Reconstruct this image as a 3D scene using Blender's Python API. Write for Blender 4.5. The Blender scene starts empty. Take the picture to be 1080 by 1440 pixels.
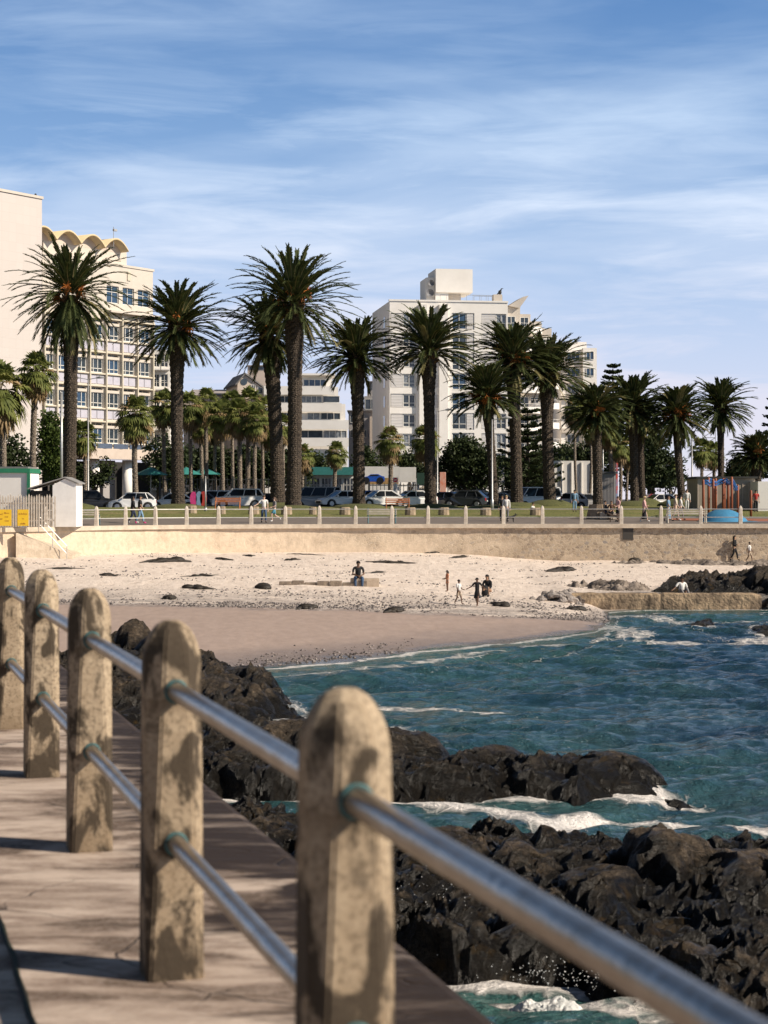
import bpy, bmesh, math, random
import numpy as np
from mathutils import Vector, Matrix, noise as mn
R=math.radians; PI=math.pi
sc=bpy.context.scene; COL=sc.collection
F=2584.0; H0=701.0; EYE=1.6; SEA=-3.5
def W(px,py,d): return Vector(((px-540)*d/F, d, EYE-(py-H0)*d/F))
def SX(px,d): return (px-540)*d/F
def SZ(py,d): return EYE-(py-H0)*d/F
def sea(px,py):
    d=F*(EYE-SEA)/(py-H0); return Vector(((px-540)*d/F,d,SEA))
def lerp(a,b,t): return a+(b-a)*t
def sm(a,b,x):
    t=min(1,max(0,(x-a)/(b-a))); return t*t*(3-2*t)
# ---------------------------------------------------------------- materials
MATS={}
def mat(name,col,rough=.7,col2=None,scale=4.0,amt=.5,bump=.0,bscale=None,metal=0.0,spec=.5,detail=6,stretch=(1,1,1),trans=0,coat=0,contrast=.18,bdist=.05):
    if name in MATS: return MATS[name]
    m=bpy.data.materials.new(name); m.use_nodes=True; nt=m.node_tree; N=nt.nodes; L=nt.links
    b=N['Principled BSDF']; b.inputs['Roughness'].default_value=rough; b.inputs['Metallic'].default_value=metal
    b.inputs['Specular IOR Level'].default_value=spec; b.inputs['Coat Weight'].default_value=coat
    tc=N.new('ShaderNodeTexCoord'); mp=N.new('ShaderNodeMapping'); mp.inputs['Scale'].default_value=stretch
    L.new(tc.outputs['Object'],mp.inputs[0])
    n=N.new('ShaderNodeTexNoise'); n.inputs['Scale'].default_value=scale; n.inputs['Detail'].default_value=detail
    n.inputs['Roughness'].default_value=.62
    L.new(mp.outputs[0],n.inputs['Vector'])
    if col2 is None: col2=tuple(c*(1-.35*amt) for c in col)
    cr=N.new('ShaderNodeValToRGB'); cr.color_ramp.elements[0].position=.5-contrast; cr.color_ramp.elements[1].position=.5+contrast
    cr.color_ramp.elements[0].color=(*col2,1); cr.color_ramp.elements[1].color=(*col,1)
    L.new(n.outputs['Fac'],cr.inputs[0]); L.new(cr.outputs[0],b.inputs['Base Color'])
    if bump:
        n2=N.new('ShaderNodeTexNoise'); n2.inputs['Scale'].default_value=bscale or scale*4; n2.inputs['Detail'].default_value=8
        L.new(mp.outputs[0],n2.inputs['Vector'])
        bp=N.new('ShaderNodeBump'); bp.inputs['Strength'].default_value=bump; bp.inputs['Distance'].default_value=bdist
        L.new(n2.outputs['Fac'],bp.inputs['Height']); L.new(bp.outputs[0],b.inputs['Normal'])
    if trans:
        tr=N.new('ShaderNodeBsdfTranslucent'); L.new(cr.outputs[0],tr.inputs[0]); mx=N.new('ShaderNodeMixShader'); mx.inputs[0].default_value=trans
        L.new(b.outputs[0],mx.inputs[1]); L.new(tr.outputs[0],mx.inputs[2]); L.new(mx.outputs[0],N['Material Output'].inputs[0])
    MATS[name]=m; return m
class G:
    """small node helper"""
    def __init__(s,name):
        s.m=bpy.data.materials.new(name); s.m.use_nodes=True; s.nt=s.m.node_tree; s.N=s.nt.nodes; s.L=s.nt.links; s.b=s.N['Principled BSDF']; MATS[name]=s.m
    def n(s,t,**k):
        q=s.N.new(t)
        for a,v in k.items():
            if a in q.inputs.keys(): s.set(q.inputs[a],v)
            else: setattr(q,a,v)
        return q
    def set(s,i,v):
        if hasattr(v,'is_output'): s.L.new(v,i)
        else: i.default_value=v
    def noise(s,vec,scale,detail=5,rough=.6,dist=0):
        q=s.N.new('ShaderNodeTexNoise'); s.set(q.inputs['Vector'],vec); q.inputs['Scale'].default_value=scale; q.inputs['Detail'].default_value=detail
        q.inputs['Roughness'].default_value=rough; q.inputs['Distortion'].default_value=dist; return q.outputs['Fac']
    def ramp(s,f,stops):
        q=s.N.new('ShaderNodeValToRGB'); s.set(q.inputs[0],f); e=q.color_ramp.elements
        while len(e)<len(stops): e.new(.5)
        for i,(p,c) in enumerate(stops):
            e[i].position=p; e[i].color=(*c,1) if hasattr(c,'__len__') else (c,c,c,1)
        return q.outputs[0]
    def mix(s,f,a,b,bt='MIX'):
        q=s.N.new('ShaderNodeMix'); q.data_type='RGBA'; q.blend_type=bt
        s.set(q.inputs[0],f)
        for i,v in ((6,a),(7,b)):
            if hasattr(v,'is_output'): s.L.new(v,q.inputs[i])
            else: q.inputs[i].default_value=(*v,1)
        return q.outputs[2]
    def math(s,op,a,b=0,c=0):
        q=s.N.new('ShaderNodeMath'); q.operation=op; s.set(q.inputs[0],a); s.set(q.inputs[1],b); s.set(q.inputs[2],c); return q.outputs[0]
    def mapping(s,vec,scale=(1,1,1),rot=(0,0,0),loc=(0,0,0)):
        q=s.N.new('ShaderNodeMapping'); s.set(q.inputs[0],vec); q.inputs['Scale'].default_value=scale; q.inputs['Rotation'].default_value=rot; q.inputs['Location'].default_value=loc; return q.outputs[0]
    def obj(s): return s.N.new('ShaderNodeTexCoord').outputs['Object']
    def geo(s): return s.N.new('ShaderNodeNewGeometry').outputs
    def attr(s,name):
        q=s.N.new('ShaderNodeAttribute'); q.attribute_name=name; return q.outputs['Fac']
    def vor(s,vec,scale,feat='F1',rand=1):
        q=s.N.new('ShaderNodeTexVoronoi'); q.feature=feat; s.set(q.inputs['Vector'],vec); q.inputs['Scale'].default_value=scale; q.inputs['Randomness'].default_value=rand; return q
    def bump(s,h,strength=.5,dist=.05,nrm=None):
        q=s.N.new('ShaderNodeBump'); s.set(q.inputs['Height'],h); q.inputs['Strength'].default_value=strength; q.inputs['Distance'].default_value=dist
        if nrm is not None: s.L.new(nrm,q.inputs['Normal'])
        return q.outputs[0]
# ---------------------------------------------------------------- mesh helper
class MB:
    def __init__(s): s.v=[]; s.f=[]; s.mi=[]; s.M=None; s.m=0; s.sm=[]; s.smooth=False
    def add(s,vs,fs,m=None):
        o=len(s.v)
        if s.M is not None: vs=[s.M@Vector(p) for p in vs]
        s.v.extend([tuple(p) for p in vs])
        for f in fs:
            s.f.append(tuple(i+o for i in f)); s.mi.append(s.m if m is None else m); s.sm.append(s.smooth)
    def box(s,x0,x1,y0,y1,z0,z1,m=None):
        s.add([(x0,y0,z0),(x1,y0,z0),(x1,y1,z0),(x0,y1,z0),(x0,y0,z1),(x1,y0,z1),(x1,y1,z1),(x0,y1,z1)],
              [(0,3,2,1),(4,5,6,7),(0,1,5,4),(1,2,6,5),(2,3,7,6),(3,0,4,7)],m)
    def prism(s,poly,y0,y1,m=None,w=None):
        """poly in (x,z) extruded along y ; w(x,z)->scale of y"""
        n=len(poly); vs=[]
        for y in (y0,y1):
            for (x,z) in poly: vs.append((x,y*(w(x,z) if w else 1),z))
        fs=[tuple(range(n)),tuple(range(2*n-1,n-1,-1))]+[(i,i+n,(i+1)%n+n,(i+1)%n) for i in range(n)]
        s.add(vs,fs,m)
    def tube(s,pts,rs,n=8,m=None,cap=True):
        pts=[Vector(p) for p in pts]
        if not hasattr(rs,'__len__'): rs=[rs]*len(pts)
        vs=[];fs=[]; prev=None
        for i,p in enumerate(pts):
            t=(pts[min(i+1,len(pts)-1)]-pts[max(i-1,0)])
            if t.length<1e-9: t=Vector((0,0,1))
            t.normalize()
            if prev is None:
                a=Vector((0,0,1)) if abs(t.z)<.9 else Vector((1,0,0)); u=t.cross(a).normalized()
            else:
                u=prev-t*prev.dot(t); u.normalize()
            prev=u; w=t.cross(u)
            for k in range(n):
                an=2*PI*k/n; vs.append(p+(u*math.cos(an)+w*math.sin(an))*rs[i])
        for i in range(len(pts)-1):
            for k in range(n):
                a=i*n+k; b=i*n+(k+1)%n; fs.append((a,b,b+n,a+n))
        if cap: fs.append(tuple(range(n-1,-1,-1))); fs.append(tuple(range(len(vs)-n,len(vs))))
        s.add(vs,fs,m)
    def cyl(s,x,y,z0,z1,r,r2=None,n=12,m=None): s.tube([(x,y,z0),(x,y,z1)],[r,r if r2 is None else r2],n,m)
    def ball(s,c,r,n=8,k=6,m=None):
        if not hasattr(r,'__len__'): r=(r,r,r)
        vs=[];fs=[]
        for i in range(k+1):
            th=PI*i/k
            for j in range(n):
                ph=2*PI*j/n; vs.append((c[0]+r[0]*math.sin(th)*math.cos(ph),c[1]+r[1]*math.sin(th)*math.sin(ph),c[2]+r[2]*math.cos(th)))
        for i in range(k):
            for j in range(n):
                a=i*n+j;b=i*n+(j+1)%n
                if i==0: fs.append((a,a+n,b+n))
                elif i==k-1: fs.append((a,a+n,b))
                else: fs.append((a,a+n,b+n,b))
        s.add(vs,fs,m)
    def mesh(s,name,mats):
        me=bpy.data.meshes.new(name); me.from_pydata(s.v,[],s.f)
        for m in (mats if isinstance(mats,(list,tuple)) else [mats]): me.materials.append(m)
        if max(s.mi,default=0)>0: me.polygons.foreach_set('material_index',s.mi)
        if any(s.sm): me.polygons.foreach_set('use_smooth',s.sm)
        me.update(); return me
    def build(s,name,mats,parent=None,loc=None,rz=0,smooth=None,bevel=0):
        me=s.mesh(name,mats)
        if bevel:
            bm=bmesh.new(); bm.from_mesh(me); bmesh.ops.remove_doubles(bm,verts=bm.verts,dist=1e-5)
            bmesh.ops.bevel(bm,geom=list(bm.edges),offset=bevel,segments=2,affect='EDGES',profile=.6); bm.to_mesh(me); bm.free()
        if smooth: me.polygons.foreach_set('use_smooth',[True]*len(me.polygons))
        o=bpy.data.objects.new(name,me); COL.objects.link(o)
        if parent: o.parent=parent
        if loc is not None: o.location=loc
        if rz: o.rotation_euler.z=rz
        return o
def tag(o,label=None,cat=None,group=None,kind=None):
    if label: o['label']=label
    if cat: o['category']=cat
    if group: o['group']=group
    if kind: o['kind']=kind
    return o
def thing(name,label,cat,loc=(0,0,0),rz=0,group=None):
    o=bpy.data.objects.new(name,None); COL.objects.link(o); o.location=loc; o.rotation_euler.z=rz
    o.empty_display_size=.2
    return tag(o,label,cat,group)
def kids(o): return [c for c in COL.objects if c.parent==o]
def dup(o,loc,rz=0,label=None,scale=None,group=None,parent=None):
    c=o.copy(); COL.objects.link(c)
    if parent is None:
        c.location=loc; c.rotation_euler=(0,0,rz)
        if scale is not None: c.scale=(scale,)*3 if not hasattr(scale,'__len__') else scale
        if label: c['label']=label
        if group: c['group']=group
    else: c.parent=parent
    for ch in kids(o): dup(ch,None,parent=c)
    return c
def npmesh(name,V,Fc,mats,smooth=True,attrs=None):
    me=bpy.data.meshes.new(name); V=np.asarray(V,dtype=np.float32); Fc=np.asarray(Fc,dtype=np.int32)
    k=Fc.shape[1]
    me.vertices.add(len(V)); me.vertices.foreach_set('co',V.ravel())
    me.loops.add(Fc.size); me.loops.foreach_set('vertex_index',Fc.ravel())
    me.polygons.add(len(Fc)); me.polygons.foreach_set('loop_start',np.arange(0,Fc.size,k,dtype=np.int32))
    me.update(calc_edges=True)
    me.polygons.foreach_set('use_smooth',np.full(len(Fc),smooth))
    for m in (mats if isinstance(mats,(list,tuple)) else [mats]): me.materials.append(m)
    for a,v in (attrs or {}).items():
        at=me.attributes.new(a,'FLOAT','POINT'); at.data.foreach_set('value',np.asarray(v,dtype=np.float32).ravel())
    return me
def grid_faces(nx,ny):
    i=np.arange(nx-1)[None,:]+np.arange(ny-1)[:,None]*nx
    return np.stack([i,i+1,i+nx+1,i+nx],-1).reshape(-1,4)
def linkobj(name,me,parent=None):
    o=bpy.data.objects.new(name,me); COL.objects.link(o); o.parent=parent; return o
# value noise in numpy
_rs=np.random.RandomState(5); _T=_rs.rand(256,256)
def vn(x,y,seed=0):
    x=x+seed*17.31; y=y+seed*7.77
    xi=np.floor(x).astype(int); yi=np.floor(y).astype(int); fx=x-xi; fy=y-yi
    fx=fx*fx*(3-2*fx); fy=fy*fy*(3-2*fy)
    a=_T[yi%256,xi%256]; b=_T[yi%256,(xi+1)%256]; c=_T[(yi+1)%256,xi%256]; d=_T[(yi+1)%256,(xi+1)%256]
    return (a*(1-fx)+b*fx)*(1-fy)+(c*(1-fx)+d*fx)*fy
def fbm(x,y,o=5,seed=0,ridge=False):
    s=0;a=.5;t=0
    for i in range(o):
        n=vn(x*2**i,y*2**i,seed+i*3)
        if ridge: n=1-abs(2*n-1)
        s=s+a*n; t+=a; a*=.5
    return s/t
# ================================================================ camera, light, world
cam=bpy.data.cameras.new('camera'); co=bpy.data.objects.new('camera',cam); COL.objects.link(co); sc.camera=co
co.location=(0,0,EYE); co.rotation_euler=(R(90),0,0)
cam.sensor_fit='VERTICAL'; cam.sensor_height=36; cam.lens=F/1440*36; cam.shift_y=-19/1440
cam.clip_start=.1; cam.clip_end=5000
cam.dof.use_dof=True; cam.dof.focus_distance=105; cam.dof.aperture_fstop=4.6
SUNEL=34; SAZ=(.94,-.34)
c_=math.cos(R(SUNEL)); s_=math.sin(R(SUNEL))
sl=bpy.data.lights.new('sun','SUN'); so=bpy.data.objects.new('sun',sl); COL.objects.link(so)
so.rotation_euler=Vector((-SAZ[0]*c_,-SAZ[1]*c_,-s_)).to_track_quat('-Z','Y').to_euler()
sl.energy=5.0; sl.angle=R(.5); sl.color=(1,.88,.73)
w=bpy.data.worlds.new('World'); sc.world=w; w.use_nodes=True
def world():
    nt=w.node_tree; N=nt.nodes; L=nt.links; bg=N['Background']
    g=G.__new__(G); g.nt=nt; g.N=N; g.L=L
    tc=N.new('ShaderNodeTexCoord').outputs['Generated']
    # the direction is raised so that the deep blue of the upper sky starts low over the roofs
    mp=g.mapping(tc,(1,1,2.3)); nz=N.new('ShaderNodeVectorMath'); nz.operation='NORMALIZE'; L.new(mp,nz.inputs[0])
    add=N.new('ShaderNodeVectorMath'); add.operation='ADD'; L.new(nz.outputs[0],add.inputs[0]); add.inputs[1].default_value=(0,0,.03)
    sk=N.new('ShaderNodeTexSky'); sk.sky_type='NISHITA'; sk.sun_disc=False; sk.sun_elevation=R(SUNEL); sk.sun_rotation=R(110)
    sk.air_density=1.0; sk.dust_density=.8; sk.ozone_density=1.6
    L.new(add.outputs[0],sk.inputs[0])
    sep=N.new('ShaderNodeSeparateXYZ'); L.new(tc,sep.inputs[0]); z=sep.outputs[2]
    # cirrus: long horizontal veils, slightly tilted, with finer wisps
    v1=g.mapping(tc,(2.6,2.6,15),(0,R(4),0),(3.1,0,1.7)); n1=g.noise(v1,1.4,6,.52,.35)
    v2=g.mapping(tc,(6,6,40),(0,R(7),0),(7.3,0,2.2)); n2=g.noise(v2,1.5,8,.58,.5)
    v3=g.mapping(tc,(1.5,1.5,5),(0,0,0),(1.7,0,.4)); n3=g.noise(v3,2.2,3)
    a=g.ramp(n1,[(.40,0.),(.72,1.)]); b=g.ramp(n2,[(.46,0.),(.78,1.)]); c=g.ramp(n3,[(.36,0.25),(.62,1.)])
    m=g.math('ADD',g.math('MULTIPLY',a,.55),g.math('MULTIPLY',g.math('MULTIPLY',b,c),.55))
    # veil thickens toward the horizon
    hz=g.ramp(z,[(.0,.90),(.035,.82),(.10,.60),(.17,.30),(.3,.05)])
    top=g.ramp(z,[(.0,1.),(.20,.80),(.27,.40),(.40,.0)])
    m=g.math('MULTIPLY',m,top)
    m=g.math('MINIMUM',g.math('ADD',m,hz),.93)
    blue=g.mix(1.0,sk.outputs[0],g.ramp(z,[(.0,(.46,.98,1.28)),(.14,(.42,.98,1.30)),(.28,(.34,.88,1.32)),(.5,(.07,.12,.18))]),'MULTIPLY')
    warm=g.ramp(z,[(.0,(6.3,5.8,6.4)),(.06,(5.9,5.8,6.7)),(.13,(5.5,6.1,7.3)),(.2,(5.2,6.3,7.8)),(.4,(4.8,6.2,7.8))])
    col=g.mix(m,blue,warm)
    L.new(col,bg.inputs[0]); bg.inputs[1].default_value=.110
world()
sc.view_settings.view_transform='Standard'; sc.view_settings.look='None'; sc.view_settings.exposure=.32; sc.view_settings.gamma=1
# ================================================================ the near promenade and its railing
ROWK=-.2852
def rowX(Y,lat=1.048): return ROWK*Y+lat
ROWDIR=Vector((-.6308,2.212,0)).normalized(); ROWANG=math.atan2(ROWDIR.y,ROWDIR.x)-PI/2
def mat_pavement():
    g=G('pavement_concrete'); o=g.obj()
    r=g.mapping(o,(1,1,1),(0,0,-ROWANG)); sep=g.n('ShaderNodeSeparateXYZ'); g.L.new(r,sep.inputs[0])
    st=g.mapping(r,(1.0,.35,1),(0,0,R(90)))
    n1=g.noise(g.mapping(o,(1.0,2.2,1)),1.1,8,.65,.6); n2=g.noise(g.mapping(o,(.8,2.6,1)),3.2,8,.7,.3); n3=g.noise(o,40,6,.7)
    base=g.ramp(n1,[(.41,(.11,.075,.052)),(.49,(.34,.26,.205)),(.60,(.54,.435,.355))])
    base=g.mix(g.ramp(n2,[(.34,.75),(.50,0.)]),base,(.16,.105,.075))
    base=g.mix(g.math('MULTIPLY',g.ramp(n3,[(.45,0.),(.7,1.)]),.35),base,(.55,.46,.40))
    # cracks
    cv=g.mix(.34,o,g.n('ShaderNodeTexNoise',Vector=o,Scale=1.5,Detail=6).outputs['Color'],'ADD')
    v=g.vor(cv,1.5,'DISTANCE_TO_EDGE'); cr=g.ramp(v.outputs['Distance'],[(.0,1.),(.003,1.),(.010,0.)])
    brk=g.ramp(g.noise(o,.8,3),[(.50,0.),(.56,.85)])
    crk=g.math('MULTIPLY',cr,brk)
    base=g.mix(crk,base,(.03,.022,.018))
    # wet stains along the sea edge : x' is the distance across the walk
    wn=g.noise(g.mapping(o,(.5,1.3,1),loc=(2.2,.3,0)),1.3,7,.65,.5)
    dist=g.math('ADD',sep.outputs[0],g.math('MULTIPLY',g.math('SUBTRACT',wn,.5),2.6))
    wet=g.ramp(dist,[(.0,0.),(1.0,1.)]); q=g.n('ShaderNodeMapRange'); 
    g.L.new(dist,q.inputs[0]); q.inputs[1].default_value=1.22; q.inputs[2].default_value=1.5; wet=q.outputs[0]
    stk=g.ramp(g.noise(g.mapping(o,(.6,2.4,1),loc=(1,2,0)),2.4,8,.7,.4),[(.50,0.),(.66,1.)]); base=g.mix(g.math('MULTIPLY',wet,g.math('SUBTRACT',1,g.math('MULTIPLY',stk,.45))),base,(.038,.024,.014))
    g.L.new(base,g.b.inputs['Base Color'])
    sp2=g.mix(wet,(.3,.3,.3),(.14,.14,.14)); g.L.new(sp2,g.b.inputs['Specular IOR Level']); rr=g.mix(wet,(.9,.9,.9),(.55,.55,.55)); g.L.new(rr,g.b.inputs['Roughness'])
    h=g.math('SUBTRACT',g.math('MULTIPLY',n3,.3),crk); h=g.math('ADD',h,g.math('MULTIPLY',n2,1.0))
    g.L.new(g.bump(h,.5,.02),g.b.inputs['Normal']); return g.m
M_pave=mat_pavement()
def mat_post():
    g=G('post_concrete'); o=g.N.new('ShaderNodeTexCoord').outputs['Object']; wp=g.geo()['Position']
    n1=g.noise(g.mapping(wp,(1,1,.55)),7.5,6,.6,.5); n2=g.noise(wp,26,6,.7); n3=g.noise(g.mapping(wp,(1,1,.4)),3.0,3)
    base=g.ramp(n2,[(.3,(.32,.24,.155)),(.7,(.53,.415,.285))])
    a=g.ramp(n1,[(.47,0.),(.545,1.)]); base=g.mix(g.math('MULTIPLY',a,.0),base,(.050,.033,.018)); sp_=g.noise(wp,60,3,.6); base=g.mix(g.math('MULTIPLY',g.ramp(sp_,[(.52,0.),(.60,1.)]),.55),base,(.09,.065,.04))
    base=g.mix(g.math('MULTIPLY',g.ramp(n3,[(.40,0.),(.70,1.)]),.45),base,(.22,.15,.085))
    # broad grime band below the cap, and a mossy foot
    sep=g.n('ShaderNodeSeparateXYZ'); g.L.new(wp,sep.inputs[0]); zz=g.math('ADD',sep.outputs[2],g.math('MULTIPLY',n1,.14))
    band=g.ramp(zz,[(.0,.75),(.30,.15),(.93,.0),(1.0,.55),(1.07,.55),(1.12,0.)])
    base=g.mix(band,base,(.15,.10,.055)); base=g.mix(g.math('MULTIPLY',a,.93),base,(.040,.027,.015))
    g.L.new(base,g.b.inputs['Base Color']); g.b.inputs['Roughness'].default_value=.9
    g.L.new(g.bump(g.math('ADD',n1,g.math('MULTIPLY',n2,.6)),.5,.012),g.b.inputs['Normal']); return g.m
M_post=mat_post()
M_rail=mat('rail_steel',(.52,.49,.45),.34,(.36,.31,.26),9,.5,.1,metal=.95,stretch=(1,1,1))
M_teal=mat('teal_sleeve',(.035,.16,.175),.6,(.05,.07,.06),20)
M_joint=mat('joint_dark',(.03,.026,.02),.95,(.02,.03,.015),8)
def walk():
    g=MB(); ys=[-6+i*1.0 for i in range(66)]; n=26; lats=[-14+14*i/(n-6) for i in range(n-5)]+[.5,1.0,1.4,1.7,1.9,1.945,1.95]
    vs=[];nx=len(lats)
    for Y in ys:
        for l in lats:
            z=0 if l<1.93 else (-.012 if l<1.948 else -.03)
            vs.append((rowX(Y,l),Y,z))
    nl=len(vs)
    fs=[(j*nx+i,j*nx+i+1,(j+1)*nx+i+1,(j+1)*nx+i) for j in range(len(ys)-1) for i in range(nx-1)]
    for j,Y in enumerate(ys): vs.append((rowX(Y,1.955),Y,-6))
    fs+=[(j*nx+nx-1,nl+j,nl+j+1,(j+1)*nx+nx-1) for j in range(len(ys)-1)]
    g.add(vs,fs); o=g.build('promenade_pavement',M_pave); tag(o,kind='structure')
    j=MB()
    for (la,y0,y1) in ((.53,-2,40),):
        pts=[]
        Y=y0; vs=[];k=0
        while Y<y1:
            wv=.004*math.sin(Y*5.1)+.004*math.sin(Y*13.)
            vs+= [(rowX(Y,la-.011+wv),Y,.003),(rowX(Y,la+.011+wv),Y,.003)]; k+=1; Y+=.12
        j.add(vs,[(2*i,2*i+1,2*i+3,2*i+2) for i in range(k-1)])
    o=j.build('pavement_joint',M_joint); tag(o,kind='structure')
walk()
def post_mesh(seed=0):
    rnd=random.Random(seed); a=.097; Z=[]
    def ring(z,hw,ch,k=1):
        h=hw; c=ch; p=[(h-c,-h),(h,-h+c),(h,h-c),(h-c,h),(-h+c,h),(-h,h-c),(-h,-h+c),(-h+c,-h)]
        return [(x*k,y*k,z) for x,y in p]
    rings=[ring(-.02,a,.012),ring(.12,a,.018),ring(.5,a*.995,.034),(ring(.85,a*.985,.047)),ring(1.03,a*.98,.056)]
    for t in (.15,.32,.5,.66,.8,.9,.97):
        k=(1-t**2.3)**.5; rings.append(ring(1.03+.165*t,a*.98,.056,k))
    b=MB(); vs=[p for r in rings for p in r]; fs=[]
    for i in range(len(rings)-1):
        for k in range(8):
            q=i*8+k; r=i*8+(k+1)%8; fs.append((q,r,r+8,q+8))
    fs.append(tuple(range(7,-1,-1))); fs.append(tuple(range(len(vs)-8,len(vs))))
    b.add(vs,fs); me=b.mesh('post',M_post)
    bm=bmesh.new(); bm.from_mesh(me)
    es=[e for e in bm.edges if len(e.link_faces)==2 and e.calc_face_angle(0)>.35 and abs(e.verts[0].co.z-e.verts[1].co.z)>.02]
    bmesh.ops.bevel(bm,geom=es,offset=.006,segments=2,affect='EDGES'); bm.to_mesh(me); bm.free()
    return me
near=thing('seaside_railing','weathered concrete posts joined by two steel tube rails along the near promenade edge','railing',(rowX(3.973),3.973,0),ROWANG)
pm=post_mesh(); RH=(.96,.455)
S=math.hypot(.6308,2.212)
def torus(mb,c,R0,r,ax='y',n=20,k=8):
    vs=[];fs=[]
    for i in range(n):
        a=2*PI*i/n
        for j in range(k):
            b=2*PI*j/k; q=R0+r*math.cos(b); vs.append((c[0]+q*math.cos(a),c[1]+r*1.6*math.sin(b),c[2]+q*math.sin(a)))
    for i in range(n):
        for j in range(k):
            fs.append((i*k+j,((i+1)%n)*k+j,((i+1)%n)*k+(j+1)%k,i*k+(j+1)%k))
    mb.add(vs,fs)
slm=MB(); slm.smooth=True; torus(slm,(0,0,0),.035,.0055); slm=slm.mesh('rail_sleeve',M_teal)
for i in range(-1,11):
    p=linkobj('post',pm,near); p.location=(0,i*S,0); 
    for z in RH:
        for y in (-.098,.098): q=linkobj('rail_sleeve',slm,p); q.location=(0,y,z)
for z in RH:
    for i in range(-1,10):
        b=MB(); b.smooth=True; b.tube([(0,i*S+.08,z),(0,(i+1)*S-.08,z)],.0315,20,cap=False); b.build('rail',M_rail,near)
# ================================================================ the bay: wall line, beach, sea
PX=[64,98,135,176,218,262,307,353,401,449,500,551,602,655,708,763,818,874,930,986,1042,1098]
PD=[103,105,107,108.7,110.1,111.3,112.2,112.9,113.5,114,114.3,114.6,114.8,114.9,115,115,115,115,115,115,115,115]
WX=[(p-540)*d/F for p,d in zip(PX,PD)]
_wx=[-60,-26,-21.2]+WX+[80]; _wd=[92,96,100.5]+PD+[118]
def Dw(x): return np.interp(x,_wx,_wd)
def Yw(x): return np.interp(x,[-25,-7.3,-4.9,-4.0,-.9,1.93,5.1,8.0,9.3,10.0,12,60],[46,50,52.9,54.7,58.3,62.5,66.2,70.6,76,82.5,84.6,84.6])
def zb(x,y):
    x=np.asarray(x,float); y=np.asarray(y,float)
    zf=np.interp(x,[-40,-21,0,6,10,25],[-1.5,-1.62,-1.75,-1.95,-2.25,-2.4]); yw=Yw(x); dw=Dw(x)
    t=(y-yw)/(dw-yw); z=SEA+t*(zf-SEA)
    zr=-2.86+np.clip((y-84.5)/(dw-84.5),0,1.2)*(zf+2.86)
    k=np.clip((x-7.6)/1.2,0,1)*(y>84.7)
    z=z*(1-k)+np.maximum(z,zr)*k
    z=z+(fbm(x*.5,y*.28,4,3)-.5)*.16*np.clip((y-74)/8,0,1)+(fbm(x*1.6,y*1.2,3,9)-.5)*.05*np.clip((y-74)/6,0,1)
    return z
def zbs(x,y): return float(zb(x,y))
def mat_beach():
    g=G('beach_sand'); o=g.obj(); s=g.attr('shore'); y=g.attr('yy')
    n=g.noise(o,.35,6,.6); n2=g.noise(g.mapping(o,(.9,.35,1)),3.2,7,.7); n3=g.noise(o,14,4,.7)
    dry=g.ramp(n2,[(.3,(.58,.47,.385)),(.5,(.78,.66,.56)),(.8,(.86,.75,.65))])
    sp=g.vor(o,7.0); dry=g.mix(g.math('MULTIPLY',g.ramp(sp.outputs['Distance'],[(.0,.6),(.12,0.)]),g.ramp(g.noise(g.mapping(o,(.5,.25,1)),1.0,4),[(.45,0.),(.62,.8)])),dry,(.16,.11,.08))
    wet=g.ramp(n2,[(.3,(.36,.265,.21)),(.7,(.48,.365,.295))])
    peb=g.ramp(n3,[(.35,(.05,.043,.042)),(.55,(.17,.145,.14)),(.75,(.36,.32,.30))])
    sv=g.vor(o,9.0); peb2=g.ramp(sv.outputs['Color'],[(.1,(.06,.05,.05)),(.6,(.20,.17,.16)),(.95,(.52,.47,.43))])
    yn=g.math('ADD',y,g.math('MULTIPLY',g.math('SUBTRACT',n,.5),5))
    # wet sheet below the pebble line
    def step(v,a,b):
        q=g.n('ShaderNodeMapRange'); g.L.new(v,q.inputs[0]); q.inputs[1].default_value=a; q.inputs[2].default_value=b; return q.outputs[0]
    drym=step(yn,74.6,75.6)
    col=g.mix(drym,wet,dry)
    pb=g.math('MULTIPLY',step(yn,73.9,74.8),step(yn,86,77)); pb=g.math('MULTIPLY',pb,g.math('MULTIPLY',g.attr('pebble'),.7))
    pb=g.math('MULTIPLY',pb,g.ramp(g.noise(g.mapping(o,(.5,1,1)),.9,5,.7),[(.36,0.),(.56,1.)]))
    col=g.mix(pb,col,peb2)
    sn=g.math('ADD',s,g.math('MULTIPLY',g.math('SUBTRACT',g.noise(g.mapping(o,(.4,1,1)),.7,5),.5),5))
    dk=g.math('MULTIPLY',step(sn,7.0,2.5),g.attr('darkw')); wash=step(sn,1.8,.5)
    col=g.mix(g.math('MULTIPLY',dk,.78),col,peb)
    wetm=g.math('SUBTRACT',1,drym)
    col=g.mix(g.math('MULTIPLY',wash,.8),col,(.10,.10,.09))
    g.L.new(col,g.b.inputs['Base Color'])
    rg=g.mix(wetm,(.95,.95,.95),(.55,.55,.55)); rg=g.mix(wash,rg,(.12,.12,.12)); g.L.new(rg,g.b.inputs['Roughness'])
    h=g.math('ADD',g.math('MULTIPLY',n2,.8),g.math('MULTIPLY',n3,.3)); h=g.math('MULTIPLY',h,g.math('ADD',drym,.12))
    g.L.new(g.bump(h,.9,.13),g.b.inputs['Normal']); return g.m
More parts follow.
